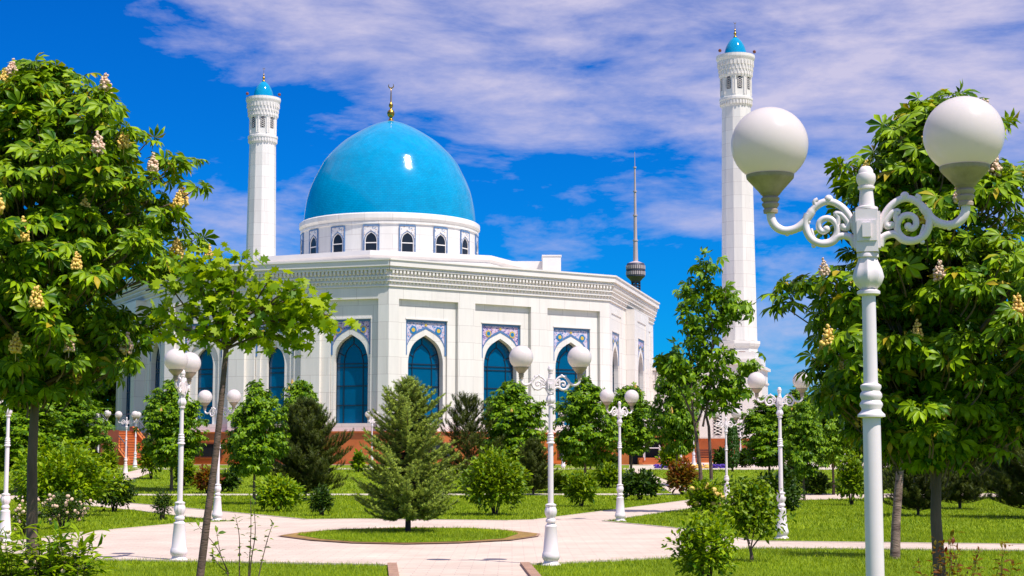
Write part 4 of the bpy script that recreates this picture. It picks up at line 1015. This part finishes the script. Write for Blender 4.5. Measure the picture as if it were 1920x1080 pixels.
place_tree(2, 1184, 892, 722, 52, 'round chestnut behind the small lamp at the lawn tip')
place_tree(1, 1270, 912, 650, 46, 'narrow tree with a dark trunk left of the twin trunk sapling')
place_tree(0, 1443, 912, 742, 58, 'round chestnut behind the lamp on the right lawn')
place_tree(2, 1508, 940, 752, 44, 'slim chestnut just right of the lamp on the right lawn')
place_tree(1, 1563, 928, 700, 52, 'dark tall chestnut left of the big lamp pole')
place_tree(0, 30, 925, 735, 85, 'shaded chestnut at the far left behind the edge lamp')
place_tree(2, 128, 905, 728, 75, 'light green chestnut above the big left shrub')
place_tree(1, 1640, 915, 700, 70, 'chestnut behind the big lamp pole on the right')
place_tree(2, 1860, 915, 740, 90, 'chestnut far back at the right edge')
# taller trees behind
GT = 'tall trees behind the mosque grounds'
tt = chestnut('tall_tree', 'tall dark tree just left of the mosque corner', gd(168, 128), rp(1.0, 12.5, 3.4), .2, 71, GT, False, 900, .45, 6, bark=BARK, shell=.7)
for (px, D, sc_, lb) in ((95, 140, 1.0, 'tall dark tree second from the mosque corner, left of the granite stairs'), (20, 132, .95, 'tall dark tree at the far left behind the park'),
                        (1500, 165, .62, 'low distant tree right of the side wing'), (1560, 150, .68, 'distant tree behind the slim chestnut at right'), (1625, 158, .75, 'distant tree showing past the big lamp pole'), (1700, 150, .75, 'distant tree behind the big right chestnut trunk'),
                        (1775, 160, .8, 'distant tree behind the right pines'), (1850, 148, .8, 'distant tree second from the right edge'), (1930, 152, .8, 'distant tree cut by the right edge'), (-60, 138, 1.0, 'tall tree cut by the left edge behind the park')):
    dup(tt, gd(px, D), px * 1.7, lb, GT, sc_)

# conifers
def conifer(name, label, loc, H, Rb, z0, seed, tmpl, mt, tw, nb=110, pine=False, group=None, shape=None):
    rs = np.random.RandomState(seed); root = thing(name, label, 'tree', loc, 0, group); P = []; X = []; S = []; br = MB()
    for i in range(nb):
        t = (i + rs.uniform(-.3, .3)) / nb; t = min(max(t, 0), 1); z = z0 + (H - z0) * t * .97; a = i * 2.39996 + rs.uniform(-.3, .3)
        k = np.interp(t, [p[0] for p in shape], [p[1] for p in shape]); L_ = Rb * k * rs.uniform(.62, 1.12) * (1 + .18 * math.sin(a * 3 + z * 5.5))
        rise = (.30 + t * .8) if pine else (.0 + .40 * t)
        pts = [np.array([math.cos(a) * L_ * s, math.sin(a) * L_ * s, z + L_ * (rise * s ** (1.45 if pine else 1.3) - (.18 * math.sin(s * 3.1) if not pine else .12 * s))]) for s in (0, .25, .5, .75, 1)]
        br.tube([Vector(p) for p in pts], [.018, .014, .01, .007, .004], 4)
        nt = max(4, int(L_ / tw * (3.6 if not pine else 2.8)))
        for j in range(nt):
            s = (j + .7) / nt
            if s < .25 and L_ > .4: continue
            if rs.uniform() < .12: continue
            q_ = pts[0] + 0; f = s * 4; i0 = min(3, int(f)); q_ = pts[i0] * (1 - (f - i0)) + pts[i0 + 1] * (f - i0); d = pts[min(4, i0 + 1)] - pts[i0]; d = d / np.linalg.norm(d)
            for sd in (-1, 1):
                side = np.array([-math.sin(a) * sd, math.cos(a) * sd, 0]); dd = d * rs.uniform(.3, .9) + side * rs.uniform(.3, 1.1) + np.array([0, 0, rs.uniform(-.25, .55) + (.6 if pine else 0)])
                P.append(q_); X.append(dd); S.append(tw * rs.uniform(.75, 1.2) * (1.15 - .35 * s))
        P.append(pts[3]); X.append(d + np.array([0, 0, .3 + (.7 if pine else 0)])); S.append(tw * 1.2)
    for j in range(5): P.append(np.array([0, 0, H - .12 * j - tw])); X.append(np.array([rs.uniform(-.3, .3), rs.uniform(-.3, .3), 1])); S.append(tw * 1.2)
    P = np.array(P); X = np.array(X); S = np.array(S); Z = rs.normal(0, 1, P.shape)
    inst('crown', tmpl, P, frames(X, Z), S, mt, root)
    limbs_of([Vector((0, 0, -.1)), Vector((0, 0, H * .5)), Vector((0, 0, H * .95))], max(.05, H * .02), .01, None, root, TWIG)
    br.build('branch', TWIG, root); return root
P = g(765, 1001)
conifer('spruce_tree', 'blue green spruce on the round grass island in the plaza centre', (P.x, P.y, .04), 3.30, 1.16, .40, 3, BR_S, SPRUCE, .13, 330, False, None, [(0, .78), (.08, 1), (.2, 1), (.36, .95), (.47, .88), (.56, .72), (.66, .62), (.75, .58), (.88, .42), (1, .06)])
GP = 'dark pines around the lawns'
P = g(572, 938); pn = conifer('pine_tree', 'wide dark pine right of the round chestnut, left of the spruce', P, 3.5, 1.55, .25, 8, BR_P, PINE, .27, 230, True, GP, [(0, .75), (.2, 1), (.4, .92), (.6, .68), (.8, .42), (1, .12)])
P = g(876, 925); pn2 = conifer('pine_tree', 'spiky pine with upright tips right of the spruce', P, 3.9, 1.35, .5, 9, BR_P, PINE, .34, 80, True, GP, [(0, .7), (.25, 1), (.5, .85), (.7, .7), (.88, .5), (1, .2)])
for (src, px, py, s, lb) in ((pn, 1000, 928, .62, 'low dark pine under the round chestnut right of the spiky pine'), (pn, 1800, 955, .74, 'dark pine on the right lawn behind the big chestnut trunk'), (pn, 1722, 968, .62, 'dark pine just right of the pale peeling trunk'),
                         (pn, 1935, 972, .9, 'dark pine reaching in from the right edge'), (pn2, 1655, 940, .7, 'pine standing left of the pale peeling trunk'), (pn, 1875, 935, .75, 'dark pine far back on the right lawn'), (pn, 1740, 930, .75, 'pine behind the big chestnut trunk'),):
    dup(src, g(px, py), px, lb, GP, s)
def cypress(label, P, H, r, seed):
    rs = np.random.RandomState(seed); root = thing('cypress', label, 'tree', P, 0, 'columnar cypresses by the mosque'); n = 900; t = rs.uniform(0, 1, n); a = rs.uniform(0, 6.283, n); k = np.interp(t, [0, .1, .5, .85, 1], [.6, .9, 1, .6, .05]) * r
    C = np.stack([k * np.cos(a), k * np.sin(a), .15 + t * (H - .15)], 1); X = np.stack([np.cos(a) * .4, np.sin(a) * .4, np.ones(n)], 1) + rs.normal(0, .2, (n, 3))
    inst('crown', OV, C, frames(X, np.stack([np.cos(a), np.sin(a), a * 0], 1)), np.full(n, .22), CYP, root); limbs_of([Vector((0, 0, -.1)), Vector((0, 0, H * .7))], .06, .02, None, root, TWIG); return root
cypress('narrow dark cypress in front of the lattice wall right of the twin trunk sapling', gd(1373, 88), 2.75, .34, 1)
cypress('small dark cypress between two round chestnuts against the granite plinth', gd(459, 92), 2.2, .3, 2)
cypress('narrow cypress behind the trunk of the thick chestnut', gd(1107, 90), 2.2, .36, 3)

# shrubs
def shrub(name, label, px, py, ptop, hw, seed, mt=BUSHL, n=2300, leaf=None, group=None, flowers=None, tmpl=OV, stems=7, D=None, flat=.9, gap=.0):
    P = g(px, py) if D is None else gd(px, D); D = P.y; H = at(0, ptop, D).z - P.z; r = hw * D / F; rs = np.random.RandomState(seed); leaf = leaf or max(.085, D * .0032)
    root = thing(name, label, 'shrub', P, 0, group); a = rs.uniform(0, 6.283, n); el = np.arcsin(rs.uniform(-.75, 1, n)); rho = rs.uniform(.12, 1, n) ** .6; n2_ = n
    lump = 1 + .20 * np.sin(a * 3 + seed) * np.cos(el * 3) + .14 * np.sin(a * 7 + el * 5 + seed * 2) + rs.normal(0, .05, n)
    C = np.stack([np.cos(a) * np.cos(el) * r * rho * lump, np.sin(a) * np.cos(el) * r * rho * lump, H * (.54 + .50 * np.sin(el) * rho * lump)], 1); C[:, 2] = np.clip(C[:, 2], .05, None)
    C[:, :2] *= np.interp(C[:, 2] / H, [0, .3, .6, 1], [.65, .95, 1, .95])[:, None]
    out = nrm(C - np.array([0, 0, H * .35])); X = out + rs.normal(0, .6, (n, 3)); Z = rs.normal(0, .4, (n, 3)) + out * .5; Z[:, 2] += .8
    inst('foliage', tmpl, C, frames(X, Z), leaf * rs.uniform(.6, 1.25, n), mt, root)
    m = MB()
    for i in range(stems):
        an = 6.283 * i / stems + rs.uniform(-.3, .3); m.tube([Vector((.03 * math.cos(an), .03 * math.sin(an), -.05)), Vector((r * .25 * math.cos(an), r * .25 * math.sin(an), H * .35)), Vector((r * .6 * math.cos(an), r * .6 * math.sin(an), H * .75))], [.02, .014, .006], 5)
    m.build('stem', TWIG, root)
    if flowers:
        fl = MB()
        for i in rs.permutation(n)[:flowers[1]]:
            if rho[i] > .7: fl.ball(tuple(C[i] * 1.04), leaf * .55, 6, 5)
        fl.build('blossom', flowers[0], root)
    return root
S = shrub
S('shrub', 'big bright green shrub at left in front of the chestnuts', 112, 968, 842, 92, 1, BUSHB, 6800, .165)
S('shrub', 'dark green shrub right of the big bright shrub', 214, 960, 892, 34, 2, BUSHD, 1500)
S('rose_bush', 'rose bush with faded pink blossom right of the left chestnut trunk', 118, 992, 925, 48, 3, BUSHD, 2000, .07, flowers=(FPINK, 120))
S('shrub', 'yellowish rose bush with pale blossom left of the left chestnut trunk', 43, 1003, 945, 20, 4, BUSHL, 900, .06, flowers=(FPINK, 90))
S('shrub', 'small feathery dark shrub on the left lawn beside the path', 304, 975, 921, 19, 5, BUSHD, 900, .09, tmpl=LAN)
S('shrub', 'red flecked shrub left of the lamp behind the maple trunk', 388, 925, 880, 22, 6, REDL, 900)
S('shrub', 'low dark shrub right of the lamp behind the maple trunk', 428, 922, 888, 17, 7, BUSHD, 800)
S('shrub', 'vase shaped bright topped shrub left of the dark pine', 521, 959, 898, 42, 8, BUSHB, 2600)
S('shrub', 'small feathery shrub right of the vase shaped one', 603, 967, 917, 20, 9, BUSHD, 900, tmpl=LAN)
S('shrub', 'large rounded glossy green shrub right of the spruce', 928, 966, 853, 60, 10, BUSHL, 5200)
S('shrub', 'neat round shrub on the lawn right of the lawn corner lamp', 1090, 950, 888, 29, 11, BUSHL, 1500)
S('shrub', 'small pale shrub just right of the lawn corner lamp', 1052, 920, 893, 15, 12, BUSHL, 700)
S('shrub', 'pale shrub beyond the round shrub on the middle lawn', 1140, 914, 874, 24, 13, BUSHL, 1000)
S('shrub', 'wide dark shrub right of the small lamp at the lawn tip', 1200, 938, 888, 36, 14, BUSHD, 1800)
S('shrub', 'dark red leaved shrub left of the twin trunks', 1279, 928, 868, 27, 15, REDL, 1500)
S('shrub', 'leafy shrub with pale blossom around the foot of the twin trunks', 1322, 966, 905, 30, 16, BUSHL, 1700, flowers=(FYEL, 50))
S('shrub', 'large dark shrub behind the lamp on the right lawn', 1448, 968, 895, 56, 17, BUSHD, 3600)
S('shrub', 'loose bright foreground shrub near the bottom right of the plaza', 1320, 1112, 968, 58, 18, BUSHB, 2300, .082, tmpl=OVH, D=20.5)
S('shrub', 'clipped round shrub by the granite plinth behind the thick trunk', 1141, 880, 855, 16, 19, BUSHD, 700)
S('shrub', 'green shrub behind the slim chestnut at right', 1487, 915, 868, 24, 20, BUSHD, 1200)
S('shrub', 'low dark shrub left of the dark tall chestnut', 1530, 928, 890, 22, 21, BUSHD, 1000)
S('shrub', 'tall loose shrub left of the big lamp pole', 1597, 948, 855, 26, 22, BUSHL, 1300, stems=9)
S('shrub', 'yellow green shrub in front of the stair wall', 203, 893, 845, 17, 23, BUSHL, 700)
S('shrub', 'young leafy tree left of the round chestnut by the stairs', 283, 898, 830, 20, 24, BUSHL, 900)
S('shrub', 'shrub by the porch flower bed behind the lamp row', 1255, 880, 838, 16, 25, BUSHL, 800)
S('shrub', 'round shrub right of the cypress against the side wing', 1397, 877, 848, 10, 26, BUSHD, 500)
S('shrub', 'round shrub left of the cypress near the bench', 1352, 877, 845, 10, 27, BUSHD, 500)
S('shrub', 'low bush under the round chestnut with pale lower trunk', 345, 912, 862, 18, 28, BUSHL, 800)
S('shrub', 'thin shrub before the granite plinth left of the spruce', 672, 885, 850, 9, 29, BUSHL, 350)
# small multi stem tree at right foreground
limb_tree('small_tree', 'small multi stemmed tree with dense leaves left of the lamp on the right lawn', 25.5, (1408, 1060), [(1410, 1062), (1409, 1040), (1406, 1025)],
          [[(1406, 1030), (1398, 1000), (1390, 965), (1385, 935)], [(1407, 1030), (1412, 1000), (1415, 960), (1412, 920)], [(1408, 1030), (1425, 1005), (1438, 980), (1440, 955)], [(1406, 1020), (1395, 990), (1380, 965), (1372, 950)], [(1410, 1000), (1420, 960), (1430, 935), (1425, 915)], [(1406, 1000), (1400, 955), (1395, 925), (1400, 905)]],
          OVH, BUSHL, .10, 400, .115, BARKM, .035, .014, 31, n0=.38)
# pale peeling trunk
limb_tree('peeling_tree', 'tree with a pale peeling trunk between the big lamp and the right chestnut', 26.3, (1678, 1050), [(1678, 1052), (1680, 980), (1686, 900), (1690, 840), (1692, 780)],
          [[(1690, 820), (1670, 780), (1650, 740)], [(1692, 800), (1700, 760), (1705, 710)], [(1692, 790), (1720, 770), (1745, 740)], [(1691, 800), (1675, 760), (1680, 700)], [(1692, 780), (1690, 740), (1690, 690)], [(1690, 815), (1712, 790), (1730, 780)]],
          CH_LO, CHEST, .2, 60, .22, BARKB, .085, .03, 33, n0=.3)
# foreground plants
def stems_plant(name, label, D, specs, lt, leafm, size, seed, per=9, rad=.006, flower=None, cat='shrub', tip=None, n0=.35, spread=.02):
    rs = np.random.RandomState(seed); x0 = at(sum(s[0][0] for s in specs) / len(specs), specs[0][0][1], D).x; loc = Vector((x0, D, terr(D))); root = thing(name, label, cat, loc)
    m = MB(); P = []; X = []; 
    for s in specs:
        pts = [Vector(at(p[0], p[1], D)) - loc + Vector((0, rs.uniform(-.12, .12) * i, 0)) for i, p in enumerate(s)]
        pts[0].z = -.03
        c = curve(pts, 6); m.tube(c, [rad * (1 - .75 * i / len(c)) for i in range(len(c))], 5)
        for j in range(per):
            t = n0 + (1 - n0) * (j + rs.uniform(0, 1)) / per; i = min(len(c) - 1, int(t * len(c))); P.append(np.array(c[i]) + rs.normal(0, spread, 3)); a = j * 2.4 + rs.uniform(-.3, .3); X.append([math.cos(a), math.sin(a), rs.uniform(.0, .8)])
        P.append(np.array(c[-1])); X.append([rs.uniform(-.3, .3), 0, 1])
    P = np.array(P); X = np.array(X); Z = rs.normal(0, .3, P.shape); Z[:, 2] += .9
    inst('foliage', lt, P, frames(X, Z), size * rs.uniform(.6, 1.2, len(P)), leafm, root); m.build('stem', TWIG, root, smooth=60)
    if flower:
        f = MB()
        for i in rs.permutation(len(P))[:flower[1]]: f.ball(tuple(P[i] + np.array([0, -.03, .03])), flower[2], 7, 5)
        f.build('blossom', flower[0], root)
    return root
rd = random.Random(77)
stems_plant('twiggy_shrub', 'bare twiggy young shrub with sparse leaves right of the maple trunk', 19.0, [[(440, 1165), (432, 1080), (405, 1030), (383, 985)], [(452, 1165), (450, 1080), (447, 1010), (445, 970)], [(462, 1165), (464, 1070), (470, 1000), (468, 935)], [(466, 1165), (470, 1060), (480, 1000), (482, 945)], [(478, 1165), (485, 1080), (495, 1020), (508, 985)], [(440, 1165), (428, 1080), (420, 1040), (402, 1000)], [(450, 1165), (440, 1090), (415, 1060), (398, 1040)]], OVH, BUSHL, .085, 41, 15, .010)
sp = []
for i in range(64):
    x = rd.uniform(-30, 175); t = 1002 + abs(x - 90) * .18 + rd.uniform(-10, 60); sp.append([(x + rd.uniform(-20, 20), 1200), (x + rd.uniform(-8, 8), 1120), (x + rd.uniform(-8, 14), t)])
stems_plant('leafy_shrub', 'bright long leaved shrub with small pink flowers in the lower left corner', 11.4, sp, LAN, BUSHB, .105, 43, 34, .006, (FPINK, 30, .016), n0=.12, spread=.05)
sp = []
for i in range(20):
    x = rd.uniform(1722, 1905); sp.append([(x + rd.uniform(-10, 10), 1300), (x + rd.uniform(-6, 6), 1140), (x + rd.uniform(-14, 14), rd.uniform(1020, 1075))])
sp.append([(1790, 1300), (1788, 1130), (1784, 1008)])
stems_plant('red_tipped_shrub', 'thin shrub with red tipped leaves in front of the right chestnut trunk', 11.5, sp, OVH, REDL, .055, 47, 16, .004, n0=.5)
# bench, flower beds, bollards by the porch
P = gd(1332, 97); bn = thing('bench', 'dark red slatted bench facing the lawn near the porch', 'bench', P, R(5))
m = MB()
for i in range(5): m.box(-.9, .9, -.25 + i * .11, -.17 + i * .11, .43, .47)
m.build('seat', GRED, bn)
m = MB()
for i in range(4): m.box(-.9, .9, .30 + i * .02, .33 + i * .02, .55 + i * .14, .66 + i * .14)
m.build('backrest', GRED, bn)
for s in (-1, 1):
    m = MB(); m.tube([(s * .75, -.25, 0), (s * .75, -.2, .43)], .035, 6); m.tube([(s * .75, .25, 0), (s * .75, .3, .5), (s * .75, .38, 1.1)], .035, 6); m.tube([(s * .75, -.22, .42), (s * .75, .3, .42)], .03, 6); m.build('leg', IRON, bn)
def bed(label, px, D, w, m):
    rs = random.Random(px); b = MB(); P = gd(px, D)
    for i in range(170): b.ball((rs.uniform(-w, w), rs.uniform(-.4, .4), rs.uniform(.02, .2)), .06, 5, 4)
    o = b.build('flower_bed', m); o.location = P; tag(o, label, 'flower bed', 'flower beds before the porch')
bed('violet flower bed left of the dark red shrub top', 1256, 94, .9, PURP)
bed('violet flower bed right of the twin trunks', 1340, 94, .8, PURP)
bed('yellow flower strip between the two violet beds', 1300, 93.5, 1.1, FYEL)
